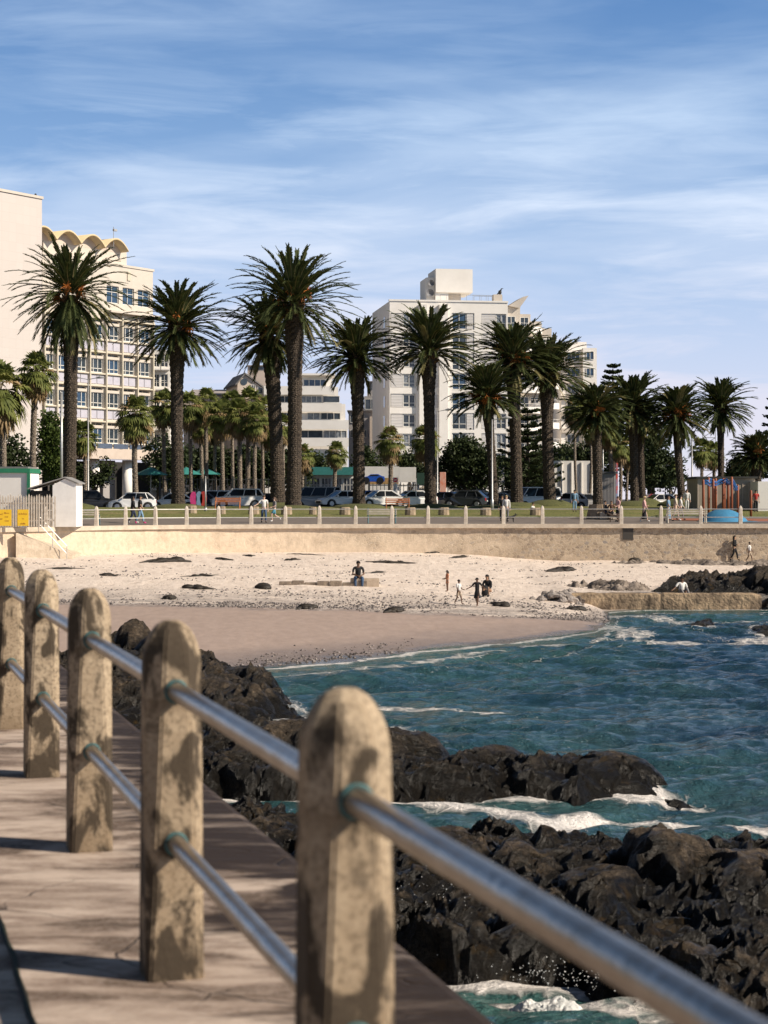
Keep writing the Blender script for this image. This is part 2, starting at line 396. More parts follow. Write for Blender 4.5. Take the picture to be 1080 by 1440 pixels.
def beach():
    xs=np.concatenate([np.arange(-60,-26,1.5),np.arange(-26,28,.24),np.arange(28,80,1.5)]); ys=np.arange(38,122,.3)
    X,Y=np.meshgrid(xs,ys); Z=zb(X,Y); Z=np.where(Y>Dw(X)+1.2,-2.6,Z)
    V=np.stack([X,Y,Z],-1).reshape(-1,3)
    peb=np.interp(X,[-14,-10,2,8,10],[1,1,1,1,.9])
    me=npmesh('beach_sand',V,grid_faces(len(xs),len(ys)),mat_beach(),True,{'shore':Y-Yw(X),'yy':Y,'pebble':peb,'darkw':np.interp(X,[-8,0,6,10],[1,.8,.35,.6])})
    tag(linkobj('beach_sand',me),kind='structure')
beach()
# ---------------------------------------------------------------- rocks
def sdf_poly(X,Y,P):
    """positive inside"""
    d=np.full(X.shape,1e9); ins=np.zeros(X.shape,bool); n=len(P)
    for i in range(n):
        ax,ay=P[i]; bx,by=P[(i+1)%n]
        ex,ey=bx-ax,by-ay; t=np.clip(((X-ax)*ex+(Y-ay)*ey)/(ex*ex+ey*ey+1e-9),0,1)
        d=np.minimum(d,np.hypot(X-ax-t*ex,Y-ay-t*ey))
        c=((ay>Y)!=(by>Y))&(X<(bx-ax)*(Y-ay)/(by-ay+1e-12)+ax); ins^=c
    return np.where(ins,d,-d)
def rockfield(X,Y,P,h,ramp,rough,blobs=(),seed=0,base=SEA,fs=1.0):
    Xn=X+(fbm(X*.9*fs,Y*.9*fs,4,seed+1)-.5)*1.3/fs; Yn=Y+(fbm(X*.9*fs,Y*.9*fs,4,seed+2)-.5)*1.3/fs
    d=sdf_poly(Xn,Yn,P)
    k=np.clip(d/ramp,-1,1); prof=np.sign(k)*np.abs(k)**.55
    m=np.clip(d/(ramp*.8)+.3,0,1)
    z=base-.25+(h+.25)*prof
    z=z+m*rough*( (fbm(X*.75*fs,Y*.75*fs,3,seed+3,True)-.55)*1.5+(fbm((X*.9-Y*.35)*1.3*fs,(Y+X*.3)*1.9*fs,6,seed+5,True)-.55)*-1.1 )
    # tilted beds breaking in steps
    q=(X*.55+Y*.5)*2.6*fs+fbm(X*1.2*fs,Y*1.2*fs,3,seed+7)*3.4; z=z+m*rough*.50*(np.abs((q%1)-.15)-.4)
    q=(X*-.8+Y*.9)*4.1*fs+fbm(X*2*fs,Y*2*fs,3,seed+8)*2.6; z=z+m*rough*.16*(np.abs((q%1)-.2)-.4)
    for (bx,by,rx,ry,bh,s) in blobs:
        ang=np.arctan2(Y-by,X-bx); wob=1+.16*np.sin(3*ang+s)+.10*np.sin(5*ang+2*s)
        r=np.hypot((X-bx)/rx,(Y-by)/ry)/wob+(fbm(X*2.2*fs,Y*2.2*fs,3,seed+11)-.5)*.35
        bb=np.clip(1-r**2.6,0,1)**.6*bh; z=np.where(bb>0,np.maximum(z,base+bb+(fbm(X*3,Y*3,4,seed+13,True)-.6)*.22*bh),z)
    return z
def mat_rock(name,tan=.5,far=False):
    g=G(name); o=g.obj(); ge=g.geo(); hgt=g.attr('hgt')
    n1=g.noise(o,1.4,7,.62,.4); n2=g.noise(o,9,8,.7); n3=g.noise(g.mapping(o,(1,1,3)),3.4,6,.65,.8)
    base=g.ramp(n2,[(.3,(.006,.005,.004)),(.6,(.020,.016,.011)),(.8,(.055,.041,.026))])
    sepn=g.n('ShaderNodeSeparateXYZ'); g.L.new(ge['Normal'],sepn.inputs[0])
    hn=g.math('ADD',hgt,g.math('MULTIPLY',g.math('SUBTRACT',n3,.5),.9))
    dry=g.ramp(hn,[(.48,0.),(.85,1.)])
    dry=g.math('MULTIPLY',dry,g.ramp(n1,[(.35,.15),(.6,1.)]))
    tanc=g.ramp(n2,[(.3,(.05,.034,.020)),(.50,(.18,.125,.075)),(.70,(.42,.31,.20))])
    base=g.mix(g.math('MULTIPLY',dry,tan),base,tanc)
    weed=g.ramp(g.noise(o,2.3,5,.6),[(.60,0.),(.68,1.)]); base=g.mix(g.math('MULTIPLY',weed,.6),base,(.11,.065,.018)); lich=g.ramp(g.noise(o,4.5,7,.75),[(.60,0.),(.70,1.)]); base=g.mix(g.math('MULTIPLY',g.math('MULTIPLY',lich,dry),.7),base,(.40,.31,.21))
    g.L.new(base,g.b.inputs['Base Color'])
    rr=g.mix(dry,(.36,.36,.36),(.80,.80,.80)); g.L.new(rr,g.b.inputs['Roughness']); g.b.inputs['Specular IOR Level'].default_value=.45
    n4=g.noise(g.mapping(o,(1,1,1.6),(.5,.2,0)),22,8,.8,.4); h=g.math('ADD',g.math('MULTIPLY',n2,.8),g.math('MULTIPLY',n3,.7)); h=g.math('ADD',h,g.math('MULTIPLY',n4,.55)); v=g.vor(g.mapping(o,(1,1,2),(.4,.3,0)),4.0,'F1')
    h=g.math('ADD',h,g.math('MULTIPLY',v.outputs['Distance'],.5))
    g.L.new(g.bump(h,1.0,.26),g.b.inputs['Normal']); return g.m
M_rockN=mat_rock('rock_near',.95); M_rockM=mat_rock('rock_mid',.55); M_rockF=mat('rock_far_grey',(.34,.28,.23),.9,(.07,.055,.045),2.2,bump=.8,bscale=6,contrast=.12,bdist=.1)
OUT={}
def outcrop(name,label,P,h,ramp,rough,blobs,seed,res,m,base=SEA,fs=1.0,reg=True,group=None):
    a=np.array(P); x0,y0=a.min(0)-1.4; x1,y1=a.max(0)+1.4
    xs=np.arange(x0,x1,res); ys=np.arange(y0,y1,res); X,Y=np.meshgrid(xs,ys)
    Z=rockfield(X,Y,P,h,ramp,rough,blobs,seed,base,fs)
    if reg: OUT[name+str(seed)]=(P,h,ramp,rough,blobs,seed,base,fs,(x0,x1,y0,y1))
    DX=(fbm(X*1.8*fs+Z*2,Y*1.8*fs,4,seed+20)-.5)*.42/fs; DY=(fbm(X*1.8*fs,Y*1.8*fs+Z*2,4,seed+21)-.5)*.42/fs
    hg=np.clip((Z-base)/.9,0,2)
    V=np.stack([X+DX,Y+DY,Z],-1).reshape(-1,3)
    Fc=grid_faces(len(xs),len(ys))
    keep=(Z.reshape(-1)[Fc].max(1)>base-.35); Fc=Fc[keep]
    me=npmesh(name,V,Fc,m,True,{'hgt':hg})
    bm=bmesh.new(); bm.from_mesh(me); bmesh.ops.delete(bm,geom=[v for v in bm.verts if not v.link_faces],context='VERTS'); bm.to_mesh(me); bm.free()
    o=linkobj(name,me); tag(o,label,'rock',group); return o
def sp(px,py): v=sea(px,py); return (v.x,v.y)
# near outcrop at lower right
PB=[(-5.2,21.6),(-1.8,20.7),(.3,19.2),(2.2,18.9),(2.9,16.6),(4.2,14.6),(9,13),(9.5,26.6),(6.4,26.2),(4.9,25.6),(3.2,26.0),(1.2,26.6),(-.6,27.6),(-1.7,29.2),(-5.9,29.0)]
outcrop('rock_outcrop','broad craggy outcrop at lower right with sunlit brown top and a big boulder',PB,.36,.5,.34,
  [(SX(938,23.6),23.6,.62,.75,.86,1.),(SX(1050,23.2),23.2,.75,.8,.66,2.),(SX(764,25.2),25.2,.20,.25,.66,.5),(SX(725,24.),24.,.45,.5,.62,3.),(SX(840,22.5),22.5,.6,.6,.60,4.),(SX(620,25),25,.7,.5,.62,5.)],1,.034,M_rockN,fs=1.15)
PM=[(-10,31.5),(-6,31.4),(-2.5,31.2),(.2,30.9),(2.5,30.9),(4.2,31.0),(4.75,31.6),(4.3,33.0),(2.8,34.4),(1.6,34.6),(.2,36.2),(-1.2,37.4),(-2.4,38.3),(-6,38.2),(-11,38)]
outcrop('rock_outcrop','long low black reef reaching out into the water behind the nearest post',PM,.40,.55,.36,
  [(.2,34.0,.9,.8,.82,1.),(SX(860,32.6),32.6,.9,.7,.58,2.),(SX(690,33.4),33.4,.8,.7,.60,3.),(-1.6,34.5,1.2,1.0,.9,4.)],2,.045,M_rockM)
PL=[(-12,38.6),(-6,38.4),(-2.6,38.9),(-2.2,40.8),(-1.9,43.6),(-2.6,46.5),(-2.5,48.6),(-3.8,50.4),(-4.4,53),(-6.3,54.2),(-7.0,58),(-7.6,61.0),(-9.2,61.5),(-10,56),(-14,50)]
outcrop('rock_outcrop','black jagged outcrop between the second and third railing posts and the wet sand',PL,.48,.8,.44,
  [(SX(188,58.5),58.5,.62,.9,1.22,1.),(SX(345,49),49,.9,.9,.62,3.),(SX(300,44),44,1.,1.,.80,4.),(SX(215,57),57,.5,.7,.9,2.)],3,.08,M_rockM)
o=outcrop('reef_rock','low dark rock tip awash just off the end of the long reef',[(4.8,31.25),(5.35,31.15),(5.5,31.4),(4.9,31.55)],.03,.25,.06,[],4,.04,M_rockM)
outcrop('reef_rock','flat dark rock awash in the foam below the low concrete breakwater',[sp(955,886),sp(1000,888),sp(1005,881),sp(965,879)],.22,.4,.2,[],5,.08,M_rockM)
outcrop('reef_rock','flat dark rock awash at the right edge of the picture',[sp(1052,893),sp(1095,896),sp(1100,887),sp(1062,885)],.22,.4,.2,[],6,.08,M_rockM)
# rocks behind the breakwater and at its end
outcrop('rock_outcrop','dark rock slope behind the right end of the low breakwater',[(12.4,86.2),(15,85.6),(17,85.8),(17.6,84.2),(24,84),(26,99),(20,100.5),(16.5,99),(13.6,92)],.42,1.6,.62,[(18.6,88,1.6,2.2,1.25,1.),(20.5,92,2.5,3,1.2,2.)],7,.13,M_rockM,base=-2.9,reg=False)
outcrop('rock_outcrop','scattered low dark stones on the sand left of the man in white',[(8.6,90),(10.5,88.2),(12,87),(13,88.4),(12,93),(9.6,93.5)],-.02,.8,.5,[],8,.1,M_rockF,base=-2.72,reg=False)
outcrop('rock_outcrop','broken grey stones at the foot of the wall below the two walkers',[(13.5,112),(17,110.5),(21,110),(25,109),(25,114.2),(15,114.2)],.05,.9,.30,[],9,.13,M_rockF,base=-2.35,reg=False)
# ---------------------------------------------------------------- water
def mat_water():
    g=G('sea_water'); o=g.obj(); foam=g.attr('foam'); turq=g.attr('turq')
    n1=g.noise(g.mapping(o,(.35,1,1)),.9,5,.6); 
    deep=g.ramp(n1,[(.35,(.008,.030,.052)),(.65,(.017,.050,.078))])
    shal=g.ramp(n1,[(.35,(.030,.090,.088)),(.65,(.065,.150,.136))])
    col=g.mix(turq,deep,shal)
    a=g.noise(g.mapping(o,(.6,1,1)),2.6,9,.74,.8); v=g.vor(g.mix(.35,o,g.n('ShaderNodeTexNoise',Vector=o,Scale=2.0,Detail=4).outputs['Color'],'ADD'),2.6,'DISTANCE_TO_EDGE')
    lace=g.ramp(v.outputs['Distance'],[(.0,1.),(.10,.25),(.3,.0)])
    pat=g.math('ADD',g.math('MULTIPLY',a,.75),g.math('MULTIPLY',lace,.16))
    f=g.math('SUBTRACT',g.math('ADD',foam,pat),1.0)
    fm=g.n('ShaderNodeMapRange'); g.L.new(f,fm.inputs[0]); fm.inputs[1].default_value=0; fm.inputs[2].default_value=.26; fm=fm.outputs[0]
    col=g.mix(fm,col,(.74,.70,.66)); g.L.new(col,g.b.inputs['Base Color'])
    g.L.new(g.mix(fm,(.09,.09,.09),(.8,.8,.8)),g.b.inputs['Roughness']); g.b.inputs['IOR'].default_value=1.33
    w1=g.noise(g.mapping(o,(.8,1.5,1),(0,0,R(18))),3.0,5,.6,.3); w2=g.noise(g.mapping(o,(.8,1.3,1),(0,0,R(-22))),9.0,5,.65)
    h=g.math('ADD',w1,g.math('MULTIPLY',w2,.55)); h=g.math('ADD',h,g.math('MULTIPLY',fm,.35))
    g.L.new(g.bump(h,.9,.20),g.b.inputs['Normal']); return g.m
def polyd(X,Y,pts):
    d=np.full(X.shape,1e9)
    for (ax,ay),(bx,by) in zip(pts[:-1],pts[1:]):
        ex,ey=bx-ax,by-ay; t=np.clip(((X-ax)*ex+(Y-ay)*ey)/(ex*ex+ey*ey),0,1); d=np.minimum(d,np.hypot(X-ax-t*ex,Y-ay-t*ey))
    return d
def water():
    xs=np.concatenate([np.arange(-40,-11,1.),np.arange(-11,24,.105),np.arange(24,90,1.2)]); ys=np.concatenate([np.arange(-10,13,1.),np.arange(13,40,.09),np.arange(40,85.2,.13)])
    X,Y=np.meshgrid(xs,ys)
    rs=np.random.RandomState(3); Z=np.zeros(X.shape)
    Xd=X+(fbm(X*.2,Y*.2,2,31)-.5)*2; Yd=Y+(fbm(X*.2,Y*.2,2,32)-.5)*2
    for i in range(46):
        lam=.42*1.075**i*(.9+.2*rs.rand()); th=R(100+rs.normal()*34); k=2*PI/lam
        ph=(Xd*math.cos(th)+Yd*math.sin(th))*k+rs.rand()*7; A=.0080*lam**.50
        Z+=A*(np.sin(ph)+.25*np.sin(2*ph+.9))
    Z*=.75+.9*fbm(X*.12,Y*.12,3,40)
    calm=np.clip((Yw(X)-Y)/7,0.12,1); Z*=calm
    foam=np.zeros(X.shape)+.05
    # crests break here and there
    foam+=np.clip((Z-.10)*3.2,0,.36)
    def streak(px,w,st):
        nonlocal foam
        P=[sp(*q) for q in px]; wob=(fbm(X*.8,Y*.8,4,50)-.5)*1.1*w
        d=polyd(X,Y,P)+wob; foam=np.maximum(foam,st*np.clip(1.15-d/w,0,1)+.0)
    streak([(300,1118),(400,1128),(480,1132),(555,1134),(665,1143),(769,1157),(834,1150),(898,1150),(963,1154),(1028,1168),(1085,1176)],.75,.95)
    streak([(1002,1198),(1080,1219),(1140,1240)],.5,.85)
    streak([(840,1150),(900,1160),(960,1175),(1010,1196)],.5,.55)
    streak([(535,997),(600,1000),(691,1004)],.55,.80); streak([(691,1004),(769,1010),(850,1025)],.5,.5)
    streak([(770,1035),(850,1050),(900,1046)],.8,.46); streak([(960,1010),(1020,1000)],1.0,.5)
    streak([(860,880),(900,900),(960,905),(1085,900)],2.2,.72); streak([(870,868),(960,872),(1100,872)],2.0,.70); streak([(960,885),(1080,915)],1.5,.52)
    streak([(340,1150),(400,1160),(420,1175)],.8,.7); streak([(700,1412),(760,1420),(820,1425),(870,1440)],.35,.9); streak([(560,1030),(545,1025)],.9,.7)
    # swash edge
    s=Yw(X)-Y; nb=(fbm(X*.5,Y*.9,4,60)-.5)*3.2
    foam=np.maximum(foam,.98*np.clip(1.15-np.abs(s+nb*.5-.6)/1.0,0,1)*np.interp(X,[-8,-1,4,9],[.82,.9,.8,.75]))
    foam=np.maximum(foam,.72*np.clip(1.1-np.abs(s+nb-3.6)/1.6,0,1)); foam=np.maximum(foam,.55*np.clip(1.1-np.abs(s-nb-8.5)/1.4,0,1)*np.interp(X,[-2,2],[.6,1]))
    turq=np.clip(1-s/16,0,1)*.9; turq=np.maximum(turq,.95*np.clip(1-(Y-22)/16,0,1)*np.clip(1-(X-1)/9,0,1)); turq=np.maximum(turq,.5*np.clip(1-(X-2)/8,0,1)); turq=np.clip(turq+(fbm(X*.3,Y*.3,3,70)-.5)*.7,0,1)
    for key,(P,h,ramp,rough,bl,seed,base,fs,bb) in OUT.items():
        i=np.where((xs>bb[0]-2)&(xs<bb[1]+2))[0]; j=np.where((ys>bb[2]-2)&(ys<bb[3]+2))[0]
        if len(i)<2 or len(j)<2: continue
        q=np.ix_(j,i); d=-sdf_poly(X[q],Y[q],P)
        ff=np.clip(1.1-d/.55,0,1)*(.40+.62*fbm(X[q]*.7,Y[q]*.7,3,80)); foam[q]=np.maximum(foam[q],ff)
    sub=s<-.4
    Z=np.where(sub,Z-.25,Z)
    # wash running up onto the sand
    V=np.stack([X,Y,Z+SEA],-1).reshape(-1,3)
    me=npmesh('sea_water',V,grid_faces(len(xs),len(ys)),mat_water(),True,{'foam':foam,'turq':turq})
    tag(linkobj('sea_water',me),kind='structure')
water()
M_foam=mat('foam_white',(.80,.78,.74),.7,(.60,.62,.60),6,bump=.6,bscale=14)
def breaking():
    rs=random.Random(8)
    # small wave breaking against the outcrop in the gully
    xs=np.arange(0,1,.02); b=[]; nx=140; ny=50; V=[]
    p0=Vector(sea(700,1418)); p1=Vector(sea(880,1436)); 
    for j in range(ny):
        for i in range(nx):
            u=i/(nx-1); v=j/(ny-1)*2-1
            p=p0.lerp(p1,u); h=.04+.14*math.exp(-((u-.50)/.26)**2)+.10*math.exp(-((u-.2)/.1)**2)
            n=mn.fractal(Vector((p.x*4,p.y*4+v*2,0)),.9,2,6)
            h*=(4*u*(1-u))**.7; z=SEA-.05+h*max(0,1-v*v)**.7*(1+.28*n)+.014*mn.noise(Vector((p.x*30,v*12,1)))
            V.append((p.x+n*.03,p.y+v*(.34-.25*abs(2*u-1))+n*.03,z))
    me=npmesh('breaking_wave',V,grid_faces(nx,ny),M_foam); o=linkobj('breaking_wave',me); tag(o,'small white wave breaking against the black rock at the bottom of the picture','wave')
    g=MB()
    def drops(c,n,sx,sz,r):
        for _ in range(n):
            g.ball((c.x+rs.gauss(0,sx),c.y+rs.gauss(0,.2),c.z+abs(rs.gauss(0,sz))),r*rs.uniform(.4,1.4),5,3)
    c=Vector((SX(640,19.9),19.9,SZ(1362,19.9)))
    for an,l in ((1.75,.17),(.5,.16),(2.9,.18),(.1,.13),(2.5,.10),(1.0,.08)):
        g.tube([c+Vector((math.cos(an)*l*t,-.1*t,math.sin(an)*l*t*.9+.015*math.sin(t*9+an))) for t in (0,.3,.6,.85,1)],[.022,.02,.013,.008,.012],6)
    drops(c,60,.16,.16,.006); drops(Vector(sea(790,1425))+Vector((0,0,.3)),150,.32,.10,.006)
    drops(Vector((SX(615,21),21,SZ(1280,21))),50,.35,.3,.006)
    o=g.build('sea_spray',M_foam); tag(o,'spray drops thrown up in front of the black rock','spray',kind='stuff')
breaking()
# ================================================================ far shore: ground, wall, fence
def zg_np(X,Y):
    t=Y-Dw(X)
    z=np.interp(t,[0,4,14,24,32,40,46,60,200],[0,.03,.30,.62,.85,.95,.62,.55,.55])
    return z+(fbm(X*.25,Y*.25,3,90)-.5)*.12*np.clip((t-14)/6,0,1)*np.clip((44-t)/4,0,1)
def zg(x,y): return float(zg_np(np.array([float(x)]),np.array([float(y)]))[0])
def mat_ground():
    g=G('park_ground'); o=g.obj(); t=g.attr('t'); n=g.noise(o,1.2,6,.65); n2=g.noise(o,.35,4); n3=g.noise(g.mapping(o,(1,.4,1)),6,5,.7)
    asp=g.ramp(n,[(.3,(.13,.105,.088)),(.7,(.20,.165,.14))])
    gr=g.ramp(n3,[(.3,(.055,.072,.014)),(.5,(.14,.15,.032)),(.75,(.28,.25,.07))]); gr=g.mix(g.ramp(n2,[(.5,0.),(.7,.6)]),gr,(.26,.20,.09))
    road=g.ramp(n,[(.3,(.045,.042,.04)),(.7,(.075,.07,.066))])
    tn=g.math('ADD',t,g.math('MULTIPLY',g.math('SUBTRACT',n,.5),.8))
    def st(a,b):
        q=g.n('ShaderNodeMapRange'); g.L.new(tn,q.inputs[0]); q.inputs[1].default_value=a; q.inputs[2].default_value=b; return q.outputs[0]
    c=g.mix(st(13.9,14.1),asp,gr); c=g.mix(st(41.9,42.1),c,road); g.L.new(c,g.b.inputs['Base Color']); g.b.inputs['Roughness'].default_value=.95
    g.L.new(g.bump(g.math('MULTIPLY',n3,st(13.9,14.4)),1,.12),g.b.inputs['Normal']); return g.m
def ground():
    xs=np.concatenate([np.arange(-400,-40,12.),np.arange(-40,40,.6),np.arange(40,400,12.)]); ts=np.concatenate([np.arange(.4,50,.6),np.arange(50,120,5.),np.arange(120,2000,60.)])
    X,T=np.meshgrid(xs,ts); Y=Dw(X)+T; Z=zg_np(X,Y)
    me=npmesh('lawn_and_road',np.stack([X,Y,Z],-1).reshape(-1,3),grid_faces(len(xs),len(ts)),mat_ground(),True,{'t':T})
    tag(linkobj('lawn_and_road',me),kind='structure')
    b=MB(); b.add([(-1500,-1500,-6.2),(1500,-1500,-6.2),(1500,1900,-6.2),(-1500,1900,-6.2)],[(0,1,2,3)]); tag(b.build('sea_bed',mat('sea_bed',(.03,.05,.05),.8)),kind='structure')
    b=MB(); b.box(-300,-19.,-60,46,-6.1,.004); b.box(-19.1,-12.,-60,-5.9,-6.1,.002)
    tag(b.build('park_lawn',mat('park_lawn',(.08,.10,.03),.95,(.05,.06,.02),.6)),kind='structure')
ground()
def mat_seawall():
    g=G('stone_sea_wall'); o=g.obj(); u=g.attr('u'); vv=g.attr('v')
    cb=g.n('ShaderNodeCombineXYZ'); g.L.new(u,cb.inputs[0]); g.L.new(vv,cb.inputs[1]); p=cb.outputs[0]
    pj=g.mix(.10,p,g.n('ShaderNodeTexNoise',Vector=p,Scale=2.2,Detail=4).outputs['Color'],'ADD')
    pm=g.mapping(pj,(1,1.5,1)); v=g.vor(pm,4.3,'F1'); e=g.vor(pm,4.3,'DISTANCE_TO_EDGE')
    st=g.ramp(v.outputs['Color'],[(.0,(.16,.12,.09)),(.4,(.34,.26,.18)),(.7,(.47,.37,.26)),(.95,(.20,.18,.17))])
    n=g.noise(p,4,6,.7); n1=g.noise(p,.55,5,.6); n2=g.noise(g.mapping(p,(1,.4,1)),1.6,5,.6)
    st=g.mix(g.math('MULTIPLY',n,.35),st,(.55,.45,.34))
    mor=g.ramp(e.outputs['Distance'],[(.02,1.),(.07,0.)])
    st=g.mix(mor,st,(.56,.46,.34))
    pl=g.ramp(n,[(.3,(.55,.44,.32)),(.7,(.70,.57,.43))])
    pf=g.math('ADD',g.attr('plaster'),g.math('MULTIPLY',g.math('SUBTRACT',n1,.5),1.5)); pf=g.ramp(pf,[(.32,0.),(.72,1.)])
    pf=g.math('MULTIPLY',pf,g.ramp(n2,[(.28,.45),(.5,1.)]))
    c=g.mix(pf,st,pl)
    c=g.mix(g.ramp(n2,[(.52,0.),(.72,.30)]),c,(.26,.19,.12))
    top=g.math('MULTIPLY',g.ramp(vv,[(.0,0.),(1.,1.)]),1.0)
    g.L.new(c,g.b.inputs['Base Color']); g.b.inputs['Roughness'].default_value=.95
    h=g.math('MULTIPLY',g.math('SUBTRACT',1,mor),g.math('SUBTRACT',1,g.math('MULTIPLY',pf,.8))); h=g.math('ADD',h,g.math('MULTIPLY',n,.5)); g.L.new(g.bump(h,.6,.04),g.b.inputs['Normal']); return g.m
M_cap=mat('cap_concrete',(.62,.53,.42),.9,(.42,.35,.27),2.2,bump=.3,contrast=.2)
M_fpost=mat('far_post_concrete',(.66,.60,.52),.9,(.45,.38,.30),5)
M_frail=mat('galvanised_rail',(.50,.50,.49),.45,(.36,.36,.36),8,metal=.6)
def seawall():
    xs=np.concatenate([np.arange(-60,-21,1.0),np.arange(-21,40,.5)]); 
    # wall line with arc length
    P=[(x,float(Dw(x))) for x in xs]; U=[0]
    for a,b in zip(P[:-1],P[1:]): U.append(U[-1]+math.hypot(b[0]-a[0],b[1]-a[1]))
    zs=np.linspace(-3.6,-.25,24); V=[];u=[];v=[];pl=[]
    for z in zs:
        for (x,y),uu in zip(P,U):
            off=-(.02+.06*(-z))*1.0+ (fbm(np.array([uu*1.5]),np.array([z*2]),3,77)[0]-.5)*.12
            V.append((x,y+off+.1,z)); u.append(uu); v.append(z); pl.append(np.interp(x,[-22,-6,4,9,22],[.92,.80,.62,.25,.05]))
    me=npmesh('sea_wall',V,grid_faces(len(xs),len(zs)),mat_seawall(),True,{'u':u,'v':v,'plaster':pl})
    root=thing('sea_wall','long rubble stone and plaster sea wall behind the beach with a pale capping','wall',(0,0,0))
    linkobj('masonry',me,root)
    # capping in a mesh strip with joints
    b=MB(); n=len(P)
    def strip(y0,y1,z0,z1):
        vs=[]
        for x,y in P: vs+=[(x,y+y0,z0),(x,y+y0,z1),(x,y+y1,z1),(x,y+y1,z0)]
        fs=[]
        for i in range(n-1):
            for k in range(4): fs.append((i*4+k,(i+1)*4+k,(i+1)*4+(k+1)%4,i*4+(k+1)%4))
        b.add(vs,[tuple(reversed(f)) for f in fs])
    strip(-.16,.62,-.25,.006); b.build('capping',M_cap,root)
    # dark square outfall
    b=MB(); x=SX(883,115); b.box(x-.33,x+.33,114.97,115.2,SZ(759,115),SZ(742.5,115)); b.build('drain_cover',mat('drain_dark',(.05,.045,.04),.8),root)
    # buttress stairs at the left
    b=MB()
    ramp=thing('beach_stairs','plastered stair block with thin handrail running down the wall at far left','stairs',(0,0,0))
    x0,x1=SX(28,102),SX(100,102)
    b.add([(x0,100.9,-.3),(x1,102.4,-1.55),(x1,102.4,-2.6),(x0,100.9,-2.6),(x0,103.9,-.3),(x1,105.4,-1.55),(x1,105.4,-2.6),(x0,103.9,-2.6)],[(0,3,2,1),(4,5,6,7),(0,1,5,4),(1,2,6,5),(3,0,4,7)])
    b.build('steps',mat('stair_plaster',(.62,.52,.40),.95,(.42,.34,.25),2.5,bump=.5),ramp)
    h=MB()
    for dy in (0,):
        a=W(54,725,101.6); c=W(94,768,101.9); h.tube([a,c],.022,6); h.tube([a,a-Vector((0,0,.95))],.02,6); h.tube([c,c-Vector((0,0,.95))],.02,6); m=a.lerp(c,.5); h.tube([m,m-Vector((0,0,.95))],.02,6); d=Vector((0,0,-.42)); h.tube([a+d,c+d],.018,6)
    h.build('handrail',M_frail,ramp)
seawall()
def farfence():
    root=thing('promenade_fence','far row of white concrete posts with two thin metal rails along the sea wall top','fence',(WX[10],PD[10],0))
    inv=Vector((WX[10],PD[10],0))
    b=MB(); a=.12
    rings=[(0,a,.0),(.5,a*.95,.02),(.98,a*.88,.035),(1.06,a*.70,.03),(1.12,a*.42,.02),(1.15,a*.12,.005)]; vs=[]
    for z,h,c in rings:
        c+=.004; vs+=[(h-c,-h,z),(h,-h+c,z),(h,h-c,z),(h-c,h,z),(-h+c,h,z),(-h,h-c,z),(-h,-h+c,z),(-h+c,-h,z)]
    fs=[(i*8+k,i*8+(k+1)%8,i*8+8+(k+1)%8,i*8+8+k) for i in range(len(rings)-1) for k in range(8)]+[tuple(range(40,48))]
    b.add(vs,fs); pm=b.mesh('post',M_fpost)
    pts=[]
    for x,d in zip(WX,PD):
        p=linkobj('post',pm,root); p.location=Vector((x,d+.16,.006))-inv; p.rotation_euler.z=random.Random(int(x*10)).uniform(-.1,.1); pts.append(p.location.copy())
    for z in (.42,.93):
        for i in range(len(pts)-1):
            r=MB(); r.tube([pts[i]+Vector((0,0,z)),pts[i+1]+Vector((0,0,z))],.030,6,cap=False); r.build('rail',M_frail,root)
farfence()
def unseen_fill_blocker():  # unseen hill-shaped mass, added off view to block sky fill on the posts
    V=[];n=48;k=10
    for i in range(k):
        t=i/(k-1); 
        for j in range(n):
            a=2*PI*j/n; rr=(1-t); V.append((-560+380*rr*math.cos(a),-60+620*rr*math.sin(a),-7+230*(1-rr*rr)*(1+.2*mn.noise(Vector((math.cos(a)*2*rr,math.sin(a)*2*rr,1))))))
    b=MB(); b.smooth=True; b.add(V,[(i*n+j,i*n+(j+1)%n,(i+1)*n+(j+1)%n,(i+1)*n+j) for i in range(k-1) for j in range(n)]); o=b.build('unseen_fill_blocker',mat('fill_blocker_green',(.06,.065,.03),.95,(.035,.04,.018),.02)); tag(o,kind='structure')
unseen_fill_blocker()
# low breakwater
def breakwater():
    g=MB(); b=MB(); x0=SX(800,84.2); x1=SX(1072,84.2); n=60; rs=random.Random(4)
    V=[];m=26
    prof=[(-.32,-4.2),(-.33,-3.6),(-.31,-3.0),(-.27,-2.80),(-.2,-2.75),(.2,-2.74),(.3,-2.82),(.3,-4.0)]
    for i in range(n):
        x=lerp(x0,x1,i/(n-1)); j1=abs(x-SX(928,84.2)); j2=abs(x-SX(1000,84.2)); cr=max(0,1-j1/.07)*.10+max(0,1-j2/.07)*.08
        e=.12*max(0,1-(x1-x)/.35)
        for k,(dy,z) in enumerate(prof):
            nn=mn.fractal(Vector((x*1.6,dy*3,z*2)),.8,2,4)*.05
            V.append((x+nn*.4,84.55+dy*(1-e*2)+nn+cr*(1 if dy<0 else -1),z+nn*.6-(cr+e if z>-3.2 else 0)))
    F_=[(i*8+k,(i+1)*8+k,(i+1)*8+k+1,i*8+k+1) for i in range(n-1) for k in range(7)]+[tuple(range(7,-1,-1)),tuple(range((n-1)*8,n*8))]
    b.add(V,F_); b.smooth=True
    o=b.build('breakwater',mat('breakwater_stone',(.40,.29,.18),.85,(.12,.085,.055),1.6,bump=.8,bscale=7,contrast=.14,bdist=.1)); tag(o,'low weathered concrete breakwater with two cracks at the right end of the beach','breakwater')
breakwater()
